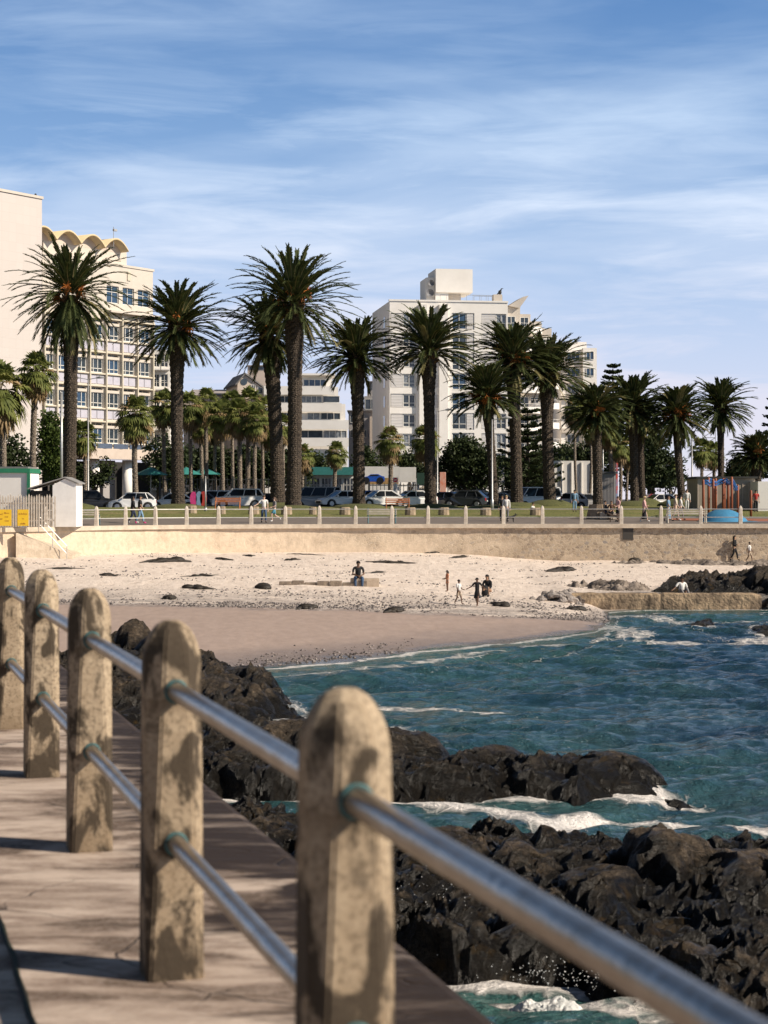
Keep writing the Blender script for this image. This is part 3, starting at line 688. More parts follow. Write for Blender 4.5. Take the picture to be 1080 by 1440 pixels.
# ---------------------------------------------------------------- beach litter: kelp, pebbles, stones
M_kelp=mat('kelp_dark',(.035,.025,.015),.6,(.012,.009,.006),8,bump=.5)
def beach_pt(px,py):
    lo,hi=40.,120.
    best=None
    for i in range(400):
        d=42+i*.2; x=SX(px,d); z=zbs(x,d); yy=H0+(EYE-z)*F/d
        if best is None or abs(yy-py)<best[0]: best=(abs(yy-py),d,x,z)
    return Vector((best[2],best[1],best[3]))
kg=[ # (x0,x1,y, thickness, label)
 (192,276,792,.20,'long dark kelp heap under the left part of the sea wall'),(137,168,809,.10,'small forked kelp strand left of the long kelp line'),
 (249,318,811,.08,'thin straight kelp stalk lying across the upper sand'),(253,305,826,.13,'kelp stalk with a dark lump at its right end'),
 (302,330,785,.10,'short kelp curl close under the wall foot'),(360,380,826,.17,'dark kelp clump alone on the sand left of the seated man'),
 (228,250,841,.13,'dark kelp clump at the top of the pebble band on the left'),(415,445,856,.16,'kelp clump on the pebble line below the seated man'),
 (538,570,861,.17,'kelp clump on the edge of the wet sand below the children'),(398,425,788,.08,'kelp curl near the wall left of the seated man'),
 (510,590,790,.09,'long broken kelp strands right of and above the seated man'),(398,460,779,.06,'thin kelp line at the very foot of the wall'),
 (596,640,778,.16,'kelp heap below the wall near the picture centre'),(630,662,785,.09,'kelp strands just below the heap by the wall'),
 (765,812,804,.18,'kelp patch on the clear sand above the rubble pile'),(690,716,850,.12,'kelp clump to the lower right of the seated woman'),
 (880,900,788,.2,'dark kelp heap by the wall below the square drain'),(920,940,786,.2,'dark kelp heap by the wall right of the drain'),
 (340,360,781,.07,'short thin kelp stalk at the wall foot on the left'),(795,830,856,.17,'dark kelp clump in front of the rubble pile'),
 (60,120,800,.07,'scattered thin kelp left of the stairs foot'),(512,548,806,.06,'faint thin kelp stalk right of the seated man')]
for k,(x0,x1,y,th,lab) in enumerate(kg):
    rs=random.Random(100+k); b=MB(); b.smooth=True; A=beach_pt(x0,y); B=beach_pt(x1,y+rs.uniform(-3,3)); c=(A+B)/2
    L=(B-A); th*=1.45; nst=9 if th>.13 else 5
    for s in range(nst):
        a0=rs.uniform(0,.35); a1=rs.uniform(.6,1); pts=[];rr=[]; off=rs.uniform(-.5,.5)*(.5+th*2); n=9
        for i in range(n):
            f=lerp(a0,a1,i/(n-1)); p=A+L*f; p=Vector((p.x,p.y+off+.35*mn.noise(Vector((f*5,s,k))),0)); q=(th*.34)*(.35+math.sin(PI*i/(n-1)))*rs.uniform(.6,1.3)
            p.z=zbs(p.x,p.y)+q*.5; pts.append(p-c); rr.append(q*.8)
        b.tube(pts,rr,6)
    if th>.11:
        for s in range(6):
            f=rs.gauss(.5,.14); p=A+L*f; p=Vector((p.x,p.y+rs.gauss(0,.25),0)); q=th*rs.uniform(.4,1.0); p.z=zbs(p.x,p.y)+q*.3; b.ball(p-c,(q*1.7,q*1.3,q*.75),7,5)
    o=b.build('kelp',M_kelp,loc=c); tag(o,lab,'kelp','kelp washed up on the beach')
def pebbles():
    rs=np.random.RandomState(11); n=4200; V=[];Fc=[];
    M_p=mat('pebbles',(.30,.26,.24),.9,(.05,.042,.04),3,contrast=.1)
    oc=np.array([(1,0,0),(0,1,0),(-1,0,0),(0,-1,0),(0,0,.7),(0,0,-.5)]); of=np.array([(0,1,4),(1,2,4),(2,3,4),(3,0,4),(1,0,5),(2,1,5),(3,2,5),(0,3,5)])
    x=rs.uniform(-15,9.5,n*3); y=74.6+np.abs(rs.normal(0,4.2,n*3)); m=fbm(x*.35,y*.5,4,5)+rs.rand(n*3)*.25
    keep=(m>.60)&(y<92); x=x[keep][:n]; y=y[keep][:n]
    x2=-12+13*rs.rand(1500)**1.4; y2=Yw(x2)+np.abs(rs.normal(0,1.6,1500))+.3; kk=rs.rand(1500)<np.interp(x2,[-2,6],[1,.15]); x2=x2[kk]; y2=y2[kk]; x=np.concatenate([x,x2]); y=np.concatenate([y,y2])
    x3=rs.uniform(-20,22,9000); y3=rs.uniform(76,113,9000); k3=fbm(x3*.28,y3*.6,4,44)>.60; x=np.concatenate([x,x3[k3]]); y=np.concatenate([y,y3[k3]])
    z=zb(x,y); s=.016+.062*rs.rand(len(x))**2.8
    V=(oc[None]*s[:,None,None]*rs.uniform(.7,1.3,(len(x),6,1))+np.stack([x,y,z+.01],-1)[:,None,:]).reshape(-1,3)
    Fc=(of[None]+np.arange(len(x))[:,None,None]*6).reshape(-1,3)
    tag(linkobj('pebbles',npmesh('pebbles',V,Fc,M_p,False)),'band of small dark pebbles across the beach above the wet sand','pebbles',kind='stuff')
pebbles()
def boulder(name,c,r,m,seed,label=None,group=None,cat='stone',sq=.7,parent=None):
    bm=bmesh.new(); bmesh.ops.create_icosphere(bm,subdivisions=3,radius=1)
    for v in bm.verts:
        p=v.co.normalized(); q=1+.35*mn.noise(p*1.4+Vector((seed*3.1,0,0)))+.15*mn.noise(p*3.5+Vector((0,seed,0)))
        for ax in (Vector((.8,.3,.5)),Vector((-.6,.5,.6)),Vector((.1,-.9,.4)),Vector((-.5,-.6,.1))):
            ax=ax.normalized(); dd=p.dot(ax); 
            if dd>.55: q*=(.62/dd if dd>.62 else 1)
        v.co=Vector((p.x*r[0],p.y*r[1],p.z*r[2]))*q
    me=bpy.data.meshes.new(name); bm.to_mesh(me); bm.free(); me.materials.append(m)
    o=linkobj(name,me,parent); o.location=c
    if label: tag(o,label,cat,group)
    return o
M_gst=mat('pale_rubble',(.42,.37,.33),.9,(.20,.17,.15),3,bump=.5); M_dst=mat('dark_rubble',(.14,.11,.09),.9,(.05,.04,.035),3,bump=.5)
def rubble():
    rs=random.Random(9); c=beach_pt(785,845)
    names=['at the left end','near the left','at the top','in the middle','at the front','on the right','at the lower right','behind','small pale one on top','low at the back']
    for i in range(26):
        dx=rs.gauss(0,.55); dy=rs.gauss(0,.5); hh=max(0,.5-.45*math.hypot(dx/1.,dy/.9)); r=rs.uniform(.14,.30)
        p=Vector((c.x+dx,c.y+dy,zbs(c.x+dx,c.y+dy)+r*.3+hh*rs.random()*.8))
        boulder('rubble_stone',p,(r*1.2,r,r*.75),M_gst if rs.random()<.65 else M_dst,i,'loose broken stone in the rubble pile at the breakwater end','stones of the rubble pile')
    b=MB(); b.box(-.12,.12,-.09,.09,-.08,.10); o=b.build('buoy',mat('orange_plastic',(.85,.12,.03),.5),loc=W(797,837,84.3)+Vector((0,-.1,.0)),bevel=.03); tag(o,'small bright orange float lying on the rubble pile','float')
rubble()
blk=beach_pt(515,824)
b=MB(); b.box(-.75,.62,-.4,.4,-.15,.36); o=b.build('concrete_block',mat('block_concrete',(.55,.44,.33),.9,(.36,.28,.20),3,bump=.4),loc=blk,bevel=.03); tag(o,'low pale concrete block the man in black sits on','block')
b=MB()
for i in range(7): b.box(-2.1+i*.6,-1.52+i*.6,-.22+.06*math.sin(i),.20,-.1,.18+.05*math.sin(i*2.2))
o=b.build('stone_ledge',mat('ledge_stone',(.34,.27,.20),.9,(.12,.09,.07),3,bump=.6),loc=beach_pt(455,823)+Vector((0,0,.0)),bevel=.03); tag(o,'long low half buried stone ledge left of the seated man','ledge')
# ================================================================ buildings
M_glass=mat('window_glass',(.055,.075,.095),.08,(.02,.03,.04),1.2,spec=.6)
M_glassb=mat('blue_glass',(.05,.10,.17),.1,(.02,.045,.09),1.2)
M_curtain=mat('curtained_glass',(.30,.32,.34),.25,(.12,.14,.16),2.5)
M_white=mat('white_render',(.86,.82,.76),.85,(.78,.74,.68),.5,bump=.05)
M_frame=mat('white_frame',(.80,.78,.72),.6)
M_yel=mat('cream_frame',(.62,.555,.44),.8,(.55,.49,.38),1.5)
M_cream=mat('cream_render',(.61,.545,.47),.85,(.54,.48,.41),.6)
M_lav=mat('lavender_panel',(.52,.50,.56),.6,(.42,.41,.47),1.5)
M_beige=mat('beige_render',(.60,.50,.42),.85,(.50,.42,.35),.7)
M_grey=mat('grey_render',(.38,.36,.35),.85,(.30,.28,.27),.7)
M_dark=mat('dark_opening',(.03,.028,.026),.9)
M_roof=mat('grey_roof',(.22,.21,.20),.9,(.15,.14,.14),2)
def mat_louvre():
    g=G('louvre_panel'); o=g.obj(); wv=g.n('ShaderNodeTexWave',Scale=1.6); wv.bands_direction='Z'; g.L.new(o,wv.inputs['Vector'])
    g.L.new(g.ramp(wv.outputs['Fac'],[(.2,(.50,.48,.46)),(.7,(.68,.65,.62))]),g.b.inputs['Base Color']); g.L.new(g.bump(wv.outputs['Fac'],.4,.05),g.b.inputs['Normal']); return g.m
M_louv=mat_louvre()
def mat_tiles():
    g=G('tower_tiles'); o=g.obj(); sep=g.n('ShaderNodeSeparateXYZ'); g.L.new(o,sep.inputs[0]); cb=g.n('ShaderNodeCombineXYZ'); g.L.new(sep.outputs[0],cb.inputs[0]); g.L.new(sep.outputs[2],cb.inputs[1])
    br=g.n('ShaderNodeTexBrick'); g.L.new(cb.outputs[0],br.inputs['Vector']); br.inputs['Scale'].default_value=1; br.inputs['Brick Width'].default_value=1.1; br.inputs['Row Height'].default_value=1.1; br.offset=0
    br.inputs['Mortar Size'].default_value=.022; br.inputs['Color1'].default_value=(.57,.515,.475,1); br.inputs['Color2'].default_value=(.55,.495,.455,1); br.inputs['Mortar'].default_value=(.51,.46,.42,1)
    n=g.noise(cb.outputs[0],.25,4); c=g.mix(g.math('MULTIPLY',n,.25),br.outputs['Color'],(.50,.45,.41)); g.L.new(c,g.b.inputs['Base Color']); g.b.inputs['Roughness'].default_value=.8; return g.m
M_tile=mat_tiles()
class Fac:
    def __init__(s,px,Y,dx,dy):
        l=math.hypot(dx,dy); s.d=(dx/l,dy/l); s.P=Vector((SX(px,Y),Y,0)); s.ang=math.atan2(s.d[1],s.d[0])
    def u(s,px,ins=0):
        k=(px-540)/F; P=s.P+Vector((-s.d[1],s.d[0],0))*ins; return (k*P.y-P.x)/(s.d[0]-k*s.d[1])
    def Y(s,px,ins=0): return (s.P+Vector((-s.d[1],s.d[0],0))*ins).y+s.u(px,ins)*s.d[1]
    def z(s,px,py,ins=0): return EYE-(py-H0)*s.Y(px,ins)/F
    def root(s,name,label,cat): return thing(name,label,cat,s.P,s.ang)
def wallholes(b,u0,u1,z0,z1,holes,y=0,dep=.22,m=0):
    us=sorted({u0,u1}|{h[0] for h in holes}|{h[1] for h in holes}); zs=sorted({z0,z1}|{h[2] for h in holes}|{h[3] for h in holes})
    us=[u for u in us if u0-1e-6<=u<=u1+1e-6]; zs=[z for z in zs if z0-1e-6<=z<=z1+1e-6]
    for i in range(len(us)-1):
        for j in range(len(zs)-1):
            cu=(us[i]+us[i+1])/2; cz=(zs[j]+zs[j+1])/2
            if any(h[0]<cu<h[1] and h[2]<cz<h[3] for h in holes): continue
            b.add([(us[i],y,zs[j]),(us[i+1],y,zs[j]),(us[i+1],y,zs[j+1]),(us[i],y,zs[j+1])],[(0,1,2,3)],m)
    for (a,c,d,e) in holes[:]:
        b.add([(a,y,d),(c,y,d),(c,y,e),(a,y,e),(a,y+dep,d),(c,y+dep,d),(c,y+dep,e),(a,y+dep,e)],[(0,4,5,1),(1,5,6,2),(2,6,7,3),(3,7,4,0)],m)
def window(root,u0,u1,z0,z1,y=.2,mull=1,trans=.0,fr=.07,mf=None,mg=None,name='window'):
    b=MB(); t=fr; cx=(u0+u1)/2; cz=z0; 
    def bx(a,c,d,e): b.box(a-cx,c-cx,-.05,.03,d-cz,e-cz)
    bx(u0,u1,z0,z0+t); bx(u0,u1,z1-t,z1); bx(u0,u0+t,z0+t,z1-t); bx(u1-t,u1,z0+t,z1-t)
    for i in range(1,mull+1):
        c=lerp(u0,u1,i/(mull+1)); bx(c-t*.4,c+t*.4,z0+t,z1-t)
    if trans:
        c=lerp(z0,z1,trans); 
        for i in range(mull+1): bx(lerp(u0,u1,i/(mull+1))+t,lerp(u0,u1,(i+1)/(mull+1))-t,c-t*.4,c+t*.4)
    o=b.build(name,mf or M_frame,root,(cx,y,cz))
    g=MB(); g.box(u0+t*.3-cx,u1-t*.3-cx,.035,.06,t*.3,z1-z0-t*.3); g.build('pane',mg or M_glass,o); return o
def shell(b,u0,u1,z0,z1,dep,y=0,m=0):
    """sides, back and roof behind a facade"""
    b.add([(u0,y,z0),(u0,y,z1),(u0,dep,z1),(u0,dep,z0)],[(3,2,1,0)],m); b.add([(u1,y,z0),(u1,y,z1),(u1,dep,z1),(u1,dep,z0)],[(0,1,2,3)],m)
    b.add([(u0,dep,z0),(u1,dep,z0),(u1,dep,z1),(u0,dep,z1)],[(3,2,1,0)],m); b.add([(u0,y,z1),(u1,y,z1),(u1,dep,z1),(u0,dep,z1)],[(0,1,2,3)],m)
# ---- tower and offices on the left
def offices():
    f=Fac(215,230,.56,.83)
    rt=f.root('blank_tower','tall blank cream tiled slab tower cut off by the left edge','tower')
    u1=f.u(59,-.6); b=MB(); b.box(u1-30,u1,-.6,14,0,36.3); b.build('wall',M_tile,rt)
    b=MB(); b.box(u1-30.1,u1+.12,-.75,14,36.3,36.6); b.build('parapet',M_cream,rt)
    b=MB(); c=f.u(57,-.6); b.ball((c,.2,36.8),(.15,.15,.22),6,5); b.build('roof_lamp',M_dark,rt)
    r=f.root('office_building','cream office block with gridded window bays and scalloped roof canopy, on pilotis','building')
    fins=[f.u(p) for p in (60,78,101,124,147,169.5,191,213)]
    uL=f.u(59)+.05; rows=[(8.3,10.1),(12.6,14.4),(16.8,18.5),(20.9,22.6)]
    b=MB(); holes=[]
    for i in range(len(fins)-1):
        a,c=fins[i]+.28,fins[i+1]-.22
        for (z0,z1) in rows:
            holes.append((a,c,z0,z1)); holes.append((a+.12,c-.12,z1+.32,z1+.62))
        if i>3: holes.append((a+.1,c-.1,25.4,27.5))
    wallholes(b,uL,0,6.6,30.0,holes,0,.3); shell(b,uL,0,6.6,30.0,13); b.add([(uL,0,6.6),(0,0,6.6),(0,13,6.6),(uL,13,6.6)],[(3,2,1,0)])
    b.build('wall',M_cream,r)
    for i in range(len(fins)-1):
        a,c=fins[i]+.28,fins[i+1]-.22
        for k,(z0,z1) in enumerate(rows):
            window(r,a,c,z0,z1,.22,2,.3,.09,M_frame,M_glass if (i+k)%3 else M_glassb)
            window(r,a+.12,c-.12,z1+.32,z1+.62,.22,1,0,.05,M_yel,name='clerestory')
        if i>3: window(r,a+.1,c-.1,25.4,27.5,.22,1,.65,.08,M_frame,M_glassb)
    g=MB()
    for u in fins: g.box(u-.09,u+.09,-.42,-.002,6.9,24.1)
    for (z0,z1) in rows: g.box(uL,.1,-.34,-.003,z1+.70,z1+.86); g.box(uL,.1,-.30,-.003,z0-.22,z0-.06)
    g.build('facade_grid',M_yel,r)
    for i in range(len(fins)-1):
        for (z0,z1) in rows[1:]:
            a,c=fins[i]+.2,fins[i+1]-.2; m=(a+c)/2
            for (p,q) in ((a,m-.06),(m+.06,c)): g=MB(); g.box(p,q,-.08,-.002,z0-1.35,z0-.4); g.build('spandrel_panel',M_lav,r)
    g=MB(); g.box(fins[4],.15,-1.1,-.004,24.15,24.4); g.build('canopy',M_cream,r)
    # lower balcony
    g=MB(); g.box(fins[2],.1,-1.5,-.01,6.35,7.55); g.build('balcony',M_beige,r)
    g=MB()
    for i in range(2,len(fins)-1): g.box(fins[i]+.15,fins[i+1]-.15,-1.4,-1.3,7.6,8.2)
    g.build('balcony_glass',mat('balcony_blue',(.10,.13,.19),.3),r)
    g=MB()
    for px in (138,184,80): u=f.u(px); g.cyl(u,.6,0,6.34,.62,n=16); g.cyl(u,7,0,6.34,.62,n=16)
    g.build('column',M_white,r) if 0 else None
    for px in (80,138,184):
        for y in (.6,7):
            g=MB(); g.smooth=True; g.tube([(0,0,0),(0,0,6.33)],.62,16); g.build('column',M_white,r,(f.u(px),y,0))
    g=MB(); g.box(f.u(145,2.5),f.u(162,2.5),2.5,3.2,0,6.3); g.build('core_wall',M_grey,r); g=MB(); g.box(uL,9.0,8.4,9.4,0,6.3); g.build('ground_floor',M_dark,r)
    g=MB(); g.box(uL-.1,.16,-.12,13.1,30.0,30.28); g.build('parapet',M_cream,r)
    g=MB(); g.box(f.u(181)-.3,f.u(181)+.3,-.12,-.003,28.4,29.5); g.build('wall_plaque',M_yel,r)
    # penthouse and scalloped canopy
    p0=f.u(61,2.2); p1=f.u(178,2.2); z0=30.3; zt=f.z(178,354,2.2)
    g=MB(); g.box(p0,p1,2.2,9,z0-.2,zt); g.build('penthouse',M_cream,r)
    per=(f.u(181,.9)-f.u(80.5,.9))/3; us=f.u(181,.9); n=16; V=[];cnt=0
    g=MB(); g.smooth=True; xs=[];N=4*n
    for i in range(N+1):
        t=i/n; x=us-t*per; h=abs(math.sin(PI*t)); h=h**.85*1.25; xs.append((x,zt-.25+h))
    vs=[]
    for y in (.9,9.5):
        for x,z in xs: vs.append((x,y,z))
        for x,z in xs: vs.append((x,y,z+.22))
    m=N+1; fs=[]
    for i in range(N): fs+= [(i,i+1,2*m+i+1,2*m+i),(m+i,3*m+i,3*m+i+1,m+i+1),(i,m+i,m+i+1,i+1)]
    g.add(vs,fs); g.build('scalloped_canopy',mat('canopy_cream',(.66,.52,.31),.8,(.56,.44,.26),1),r)
    g=MB(); g.add([(x,2.19,z) for x,z in xs]+[(xs[-1][0],2.19,zt-.3),(xs[0][0],2.19,zt-.3)],[tuple(range(m+2))]); g.build('canopy_infill',M_beige,r)
    c=MB(); u=f.u(161.5,1); c.tube([(u,1.2,zt),(u,1.2,zt+2.6)],.04,5); c.box(u,u+.55,1.1,1.35,zt+2.1,zt+2.35); c.build('roof_camera',mat('mast_grey',(.4,.4,.4),.5),r)
offices()
def balcony_rail(b,u0,u1,y,z,h=1.0,step=.5,t=.025):
    b.tube([(u0,y,z+h),(u1,y,z+h)],t,4)
    k=max(1,int((u1-u0)/step))
    for i in range(k+1): u=lerp(u0,u1,i/k); b.tube([(u,y,z),(u,y,z+h)],t*.7,4)
def apartment_left():
    f=Fac(204,262,1,.1); r=f.root('apartment_block','white balconied apartment block half hidden behind the second tall palm','building')
    u0,u1=f.u(200),f.u(239); zt=f.z(220,492); b=MB(); holes=[]
    rows=[]
    z=3
    while z<zt-2.2: rows.append(z); z+=2.85
    cols=[(f.u(216),f.u(224)),(f.u(226),f.u(236))]
    for z in rows:
        for a,c in cols: holes.append((a,c,z+.3,z+2.1))
    wallholes(b,u0,u1,0,zt,holes); shell(b,u0,u1,0,zt,12); b.build('wall',M_white,r)
    for z in rows:
        for a,c in cols: window(r,a,c,z+.3,z+2.1,.2,1,.5,.08)
        g=MB(); g.box(f.u(214),f.u(238),-1.2,-.01,z-.25,z-.05); balcony_rail(g,f.u(214),f.u(238),-1.1,z-.05,.9); g.build('balcony',M_white,r)
apartment_left()
def terraces():
    f=Fac(372,226,1,.06); r=f.root('terraced_building','low white stepped block with long horizontal window bands behind the double palm','building')
    def Z(y): return f.z(440,y)
    b=MB()
    # parapet bands, stepping out to the right
    for (a,c,y0,y1,ins) in ((371,470,543,555,0),(371,480,567,579,-.4),(371,490,591,604,-.8),(371,490,616,628,-.8)): b.box(f.u(a),f.u(c),ins,ins+.3,Z(y1),Z(y0))
    b.box(f.u(371),f.u(476),.9,10,Z(567),Z(543)-.05); b.box(f.u(371),f.u(486),.6,10,Z(591),Z(567)-.05); b.box(f.u(371),f.u(489),.3,10,0,Z(591)-.05)
    b.box(f.u(425),f.u(468),2.0,8,Z(543),Z(524)); b.build('wall',M_white,r)
    g=MB(); g.box(f.u(420),f.u(472),.6,8.3,Z(527),Z(524.5)); g.build('roof_slab',M_white,r)
    for (a,c,y0,y1,ins,m,gl) in ((427,459,532,542,1.9,3,M_glassb),(423,453,556,566,.8,3,M_curtain),(454,478,556,566,.8,0,M_glass),(371,420,556,566,.8,4,M_glass),(432,450,580,590,.5,1,M_curtain),(451,479,580,590,.5,2,M_glass),(371,424,580,590,.5,4,M_glass),(371,454,605,616,.2,3,M_glass),(455,488,605,616,.2,3,M_curtain)):
        window(r,f.u(a),f.u(c),Z(y1),Z(y0),ins-.1,m,0,.07,M_frame,gl)
    f2=Fac(335,231,1,.25); r=f2.root('gabled_house','pale gabled house with round attic window between the second and third palms','house')
    a,c=f2.u(334),f2.u(371); ze=f2.z(350,540); zp=f2.z(350,527); b=MB(); mid=lerp(a,c,.28)
    b.add([(a,0,0),(c,0,0),(c,0,ze-.6),(mid,0,zp),(a,0,ze),(a,9,0),(c,9,0),(c,9,ze-.6),(mid,9,zp),(a,9,ze)],[(0,1,2,3,4),(9,8,7,6,5),(0,4,9,5),(1,6,7,2)]); b.build('wall',M_beige,r)
    g=MB(); 
    for (p,q) in (((a-.3,ze-.25),(mid,zp+.05)),((mid,zp+.05),(c+.3,ze-.7))):
        g.add([(p[0],-.3,p[1]),(q[0],-.3,q[1]),(q[0],9.3,q[1]),(p[0],9.3,p[1]),(p[0],-.3,p[1]+.2),(q[0],-.3,q[1]+.2),(q[0],9.3,q[1]+.2),(p[0],9.3,p[1]+.2)],[(0,1,5,4),(4,5,6,7),(3,2,1,0),(2,3,7,6)])
    g.build('roof',M_roof,r); g=MB(); g.tube([(f2.u(343),-.06,f2.z(343,537)),(f2.u(343),.05,f2.z(343,537))],.42,14); g.build('round_window',M_glass,r)
    window(r,f2.u(353),f2.u(359),f2.z(355,551),f2.z(355,541),-.04,1,0,.06)
    window(r,f2.u(362),f2.u(370),f2.z(355,554),f2.z(355,544),-.04,0,0,.06)
    f2=Fac(348,242,1,.0); r=f2.root('flat_block','plain tan flat roofed block rising just behind the gabled house','building')
    b=MB(); b.box(f2.u(348),f2.u(374),0,9,0,f2.z(360,515)); b.build('wall',M_beige,r); g=MB(); g.box(f2.u(351),f2.u(373),-.06,.02,f2.z(360,520),f2.z(360,515.8)); g.build('window_band',M_glass,r); g=MB(); g.box(f2.u(347),f2.u(375),-.3,9.2,f2.z(360,514.8),f2.z(360,513.5)); g.build('roof',M_grey,r)
    f2=Fac(262,240,1,.0); r=f2.root('long_low_house','long low house with grey roof seen above the fan palms','house')
    b=MB(); b.box(f2.u(258),f2.u(336),0,9,0,f2.z(300,556)); b.build('wall',M_beige,r)
    g=MB(); a,c=f2.u(256),f2.u(338); z0,z1=f2.z(300,556),f2.z(300,545); g.add([(a,-.5,z0),(c,-.5,z0),(c,9.5,z0),(a,9.5,z0),(a+1,4.5,z1),(c-1,4.5,z1)],[(0,1,5,4),(1,2,5),(2,3,4,5),(3,0,4)]); g.build('roof',mat('pale_roof',(.40,.36,.34),.9,(.30,.27,.26),1),r)
    f2=Fac(490,275,1,.0); r=f2.root('grey_house','small grey stepped building squeezed against the big white block','building')
    def Z(y): return f2.z(515,y)
    b=MB(); b.box(f2.u(490),f2.u(538),1,10,0,Z(578)); b.box(f2.u(512),f2.u(538),2,10,Z(579),Z(556)); b.box(f2.u(516),f2.u(536),3,10,Z(557),Z(536)); b.build('wall',M_grey,r)
    g=MB(); g.box(f2.u(514),f2.u(538),2.2,10.4,Z(536),Z(534.5)); g.box(f2.u(488),f2.u(540),.5,10.4,Z(578),Z(576.5)); g.build('roof',M_roof,r)
    g=MB(); g.box(f2.u(520),f2.u(537),-1,1,0,Z(586)); g.build('front_bay',M_beige,r)
    for (a,c,y0,y1,i) in ((522,532,538,544,2.9),(513,530,560,575,1.9),(492,508,583,594,.9),(492,516,604,615,.9)): window(r,f2.u(a),f2.u(c),Z(y1),Z(y0),i,1,0,.06)
terraces()
def big_block():
    f=Fac(548,240,.989,.148); r=f.root('apartment_tower','large white apartment block with louvred window bays, rooftop box and curved balconies','building')
    def Z(y): return EYE-(y-H0)*240.8/F
    uR=f.u(714); rows=[442,470,499,527,555,583,611,639]
    b=MB(); holes=[]
    A=(f.u(567),f.u(584)); Al=(f.u(546.5)+.25,f.u(567)); B=(f.u(636),f.u(656)); Bl=(f.u(656),f.u(667)); C=(f.u(698),f.u(712)); Cl=(f.u(677),f.u(698))
    for i,y in enumerate(rows):
        holes.append((Al[0],A[1]+.05,Z(y+18.2),Z(y-1))); holes.append((B[0]-.05,Bl[1],Z(y+21),Z(y-2.5)))
        holes.append((Cl[0],C[1],Z(y+20),Z(y-2)))
    wallholes(b,0,uR,0,27.4,holes,0,.3); shell(b,0,uR,0,27.4,16)
    # recess backs
    for h in holes: b.add([(h[0],.3,h[2]),(h[1],.3,h[2]),(h[1],.3,h[3]),(h[0],.3,h[3])],[(0,1,2,3)])
    b.build('wall',M_white,r)
    for i,y in enumerate(rows):
        window(r,A[0],A[1],Z(y+17.5),Z(y),.2,1,.32,.09,M_frame,[M_curtain,M_glass,M_glass][i%3] if i else M_curtain)
        window(r,B[0],B[1],Z(y+20.5),Z(y-2),.2,1,.34,.09,M_frame,M_glassb if i in (0,3,4) else M_glass)
        window(r,C[0],C[1],Z(y+19.5),Z(y-1),.2,1,.4,.09,M_frame,M_curtain if i%2==0 else M_glass)
        for (a,c,y0,y1) in ((Al[0]+.1,Al[1]-.05,y-.5,y+17.5),(Bl[0]+.05,Bl[1]-.05,y-2,y+20.5),(Cl[0]+.05,Cl[1]-.05,y-1.5,y+19.5)):
            g=MB(); g.box(a,c,.08,.2,Z(y1),Z(y0)); g.build('louvre_screen',M_louv,r)
    g=MB(); g.box(f.u(589),f.u(600),-.5,-.01,0,27.0); g.box(f.u(617),f.u(629),-.5,-.01,0,27.0); g.build('pier',M_white,r)
    for y in rows[:]: g=MB(); g.box(f.u(601),f.u(616),-.04,-.005,Z(y+18),Z(y)); g.build('shutter_panel',M_louv,r)
    # side windows facing left
    for y in rows: g=MB(); g.box(-.04,-.003,4,5.2,Z(y+16),Z(y)); g.build('side_window',M_glass,r)
    # right part: stepping curved balconies
    def block(a,c,ytop,dep0,dep1,nm='stepped_wing',mm=M_cream):
        q=MB(); q.box(f.u(a),f.u(c),dep0,dep1,0,Z(ytop)); return q.build(nm,mm,r)
    block(714.2,735,428,1.5,15); block(735.2,752,437,2.5,15); block(752.2,770,446,3.5,15); block(770.2,787,455,4.5,15)
    def bal(cx,rad,y,y0=0):
        q=MB(); u=f.u(cx); z=Z(y); n=18; R_=rad*240/F; pr=[]
        for k in range(n+1):
            an=PI*k/n; pr.append((u-R_*math.cos(an),y0-R_*.75*math.sin(an)))
        vs=[(x,yy,z-.28) for x,yy in pr]+[(x,yy,z) for x,yy in pr]; m=n+1
        q.add(vs,[tuple(range(m))[::-1],tuple(range(m,2*m))]+[(i,i+1,m+i+1,m+i) for i in range(n)])
        q.add([(x,yy,z) for x,yy in pr]+[(x,yy,z+.55) for x,yy in pr],[(i,i+1,m+i+1,m+i) for i in range(n)])
        q.tube([(x,yy,z+.95) for x,yy in pr],.03,4)
        for k in range(0,n+1,2): q.tube([(pr[k][0],pr[k][1],z+.5),(pr[k][0],pr[k][1],z+.95)],.02,4)
        q.build('curved_balcony',M_white,r)
    for k,y in enumerate([463,491,519,548,577,605,633,660]):
        bal(734,34 if k<2 else 31,y,2.0); 
        if k>=1: bal(770,26,y-7,3.4)
        for (a,c,i) in ((716,728,1.4),(737,749,2.4),(754,766,3.4),(773,784,4.4)):
            if Z(y)+2.1<Z({716:428,737:437,754:446,773:455}[a]): window(r,f.u(a),f.u(c),Z(y)+.05,Z(y)+2.0,i,1,0,.07,M_frame,M_glass)
    # roof things
    z0=27.4; g=MB(); a,c,m=f.u(618.5),f.u(671),f.u(637)
    g.box(a,c,3,9,Z(407),Z(373.5)); g.box(a+.01,m,3.3,9,z0,Z(407)-.002); g.box(f.u(607),a-.02,4,9,z0,Z(385)); g.build('rooftop_box',M_white,r)
    g=MB(); g.box(m+.02,c-1.3,4.5,9,z0,Z(407)-.01); g.build('rooftop_recess',M_cream,r)
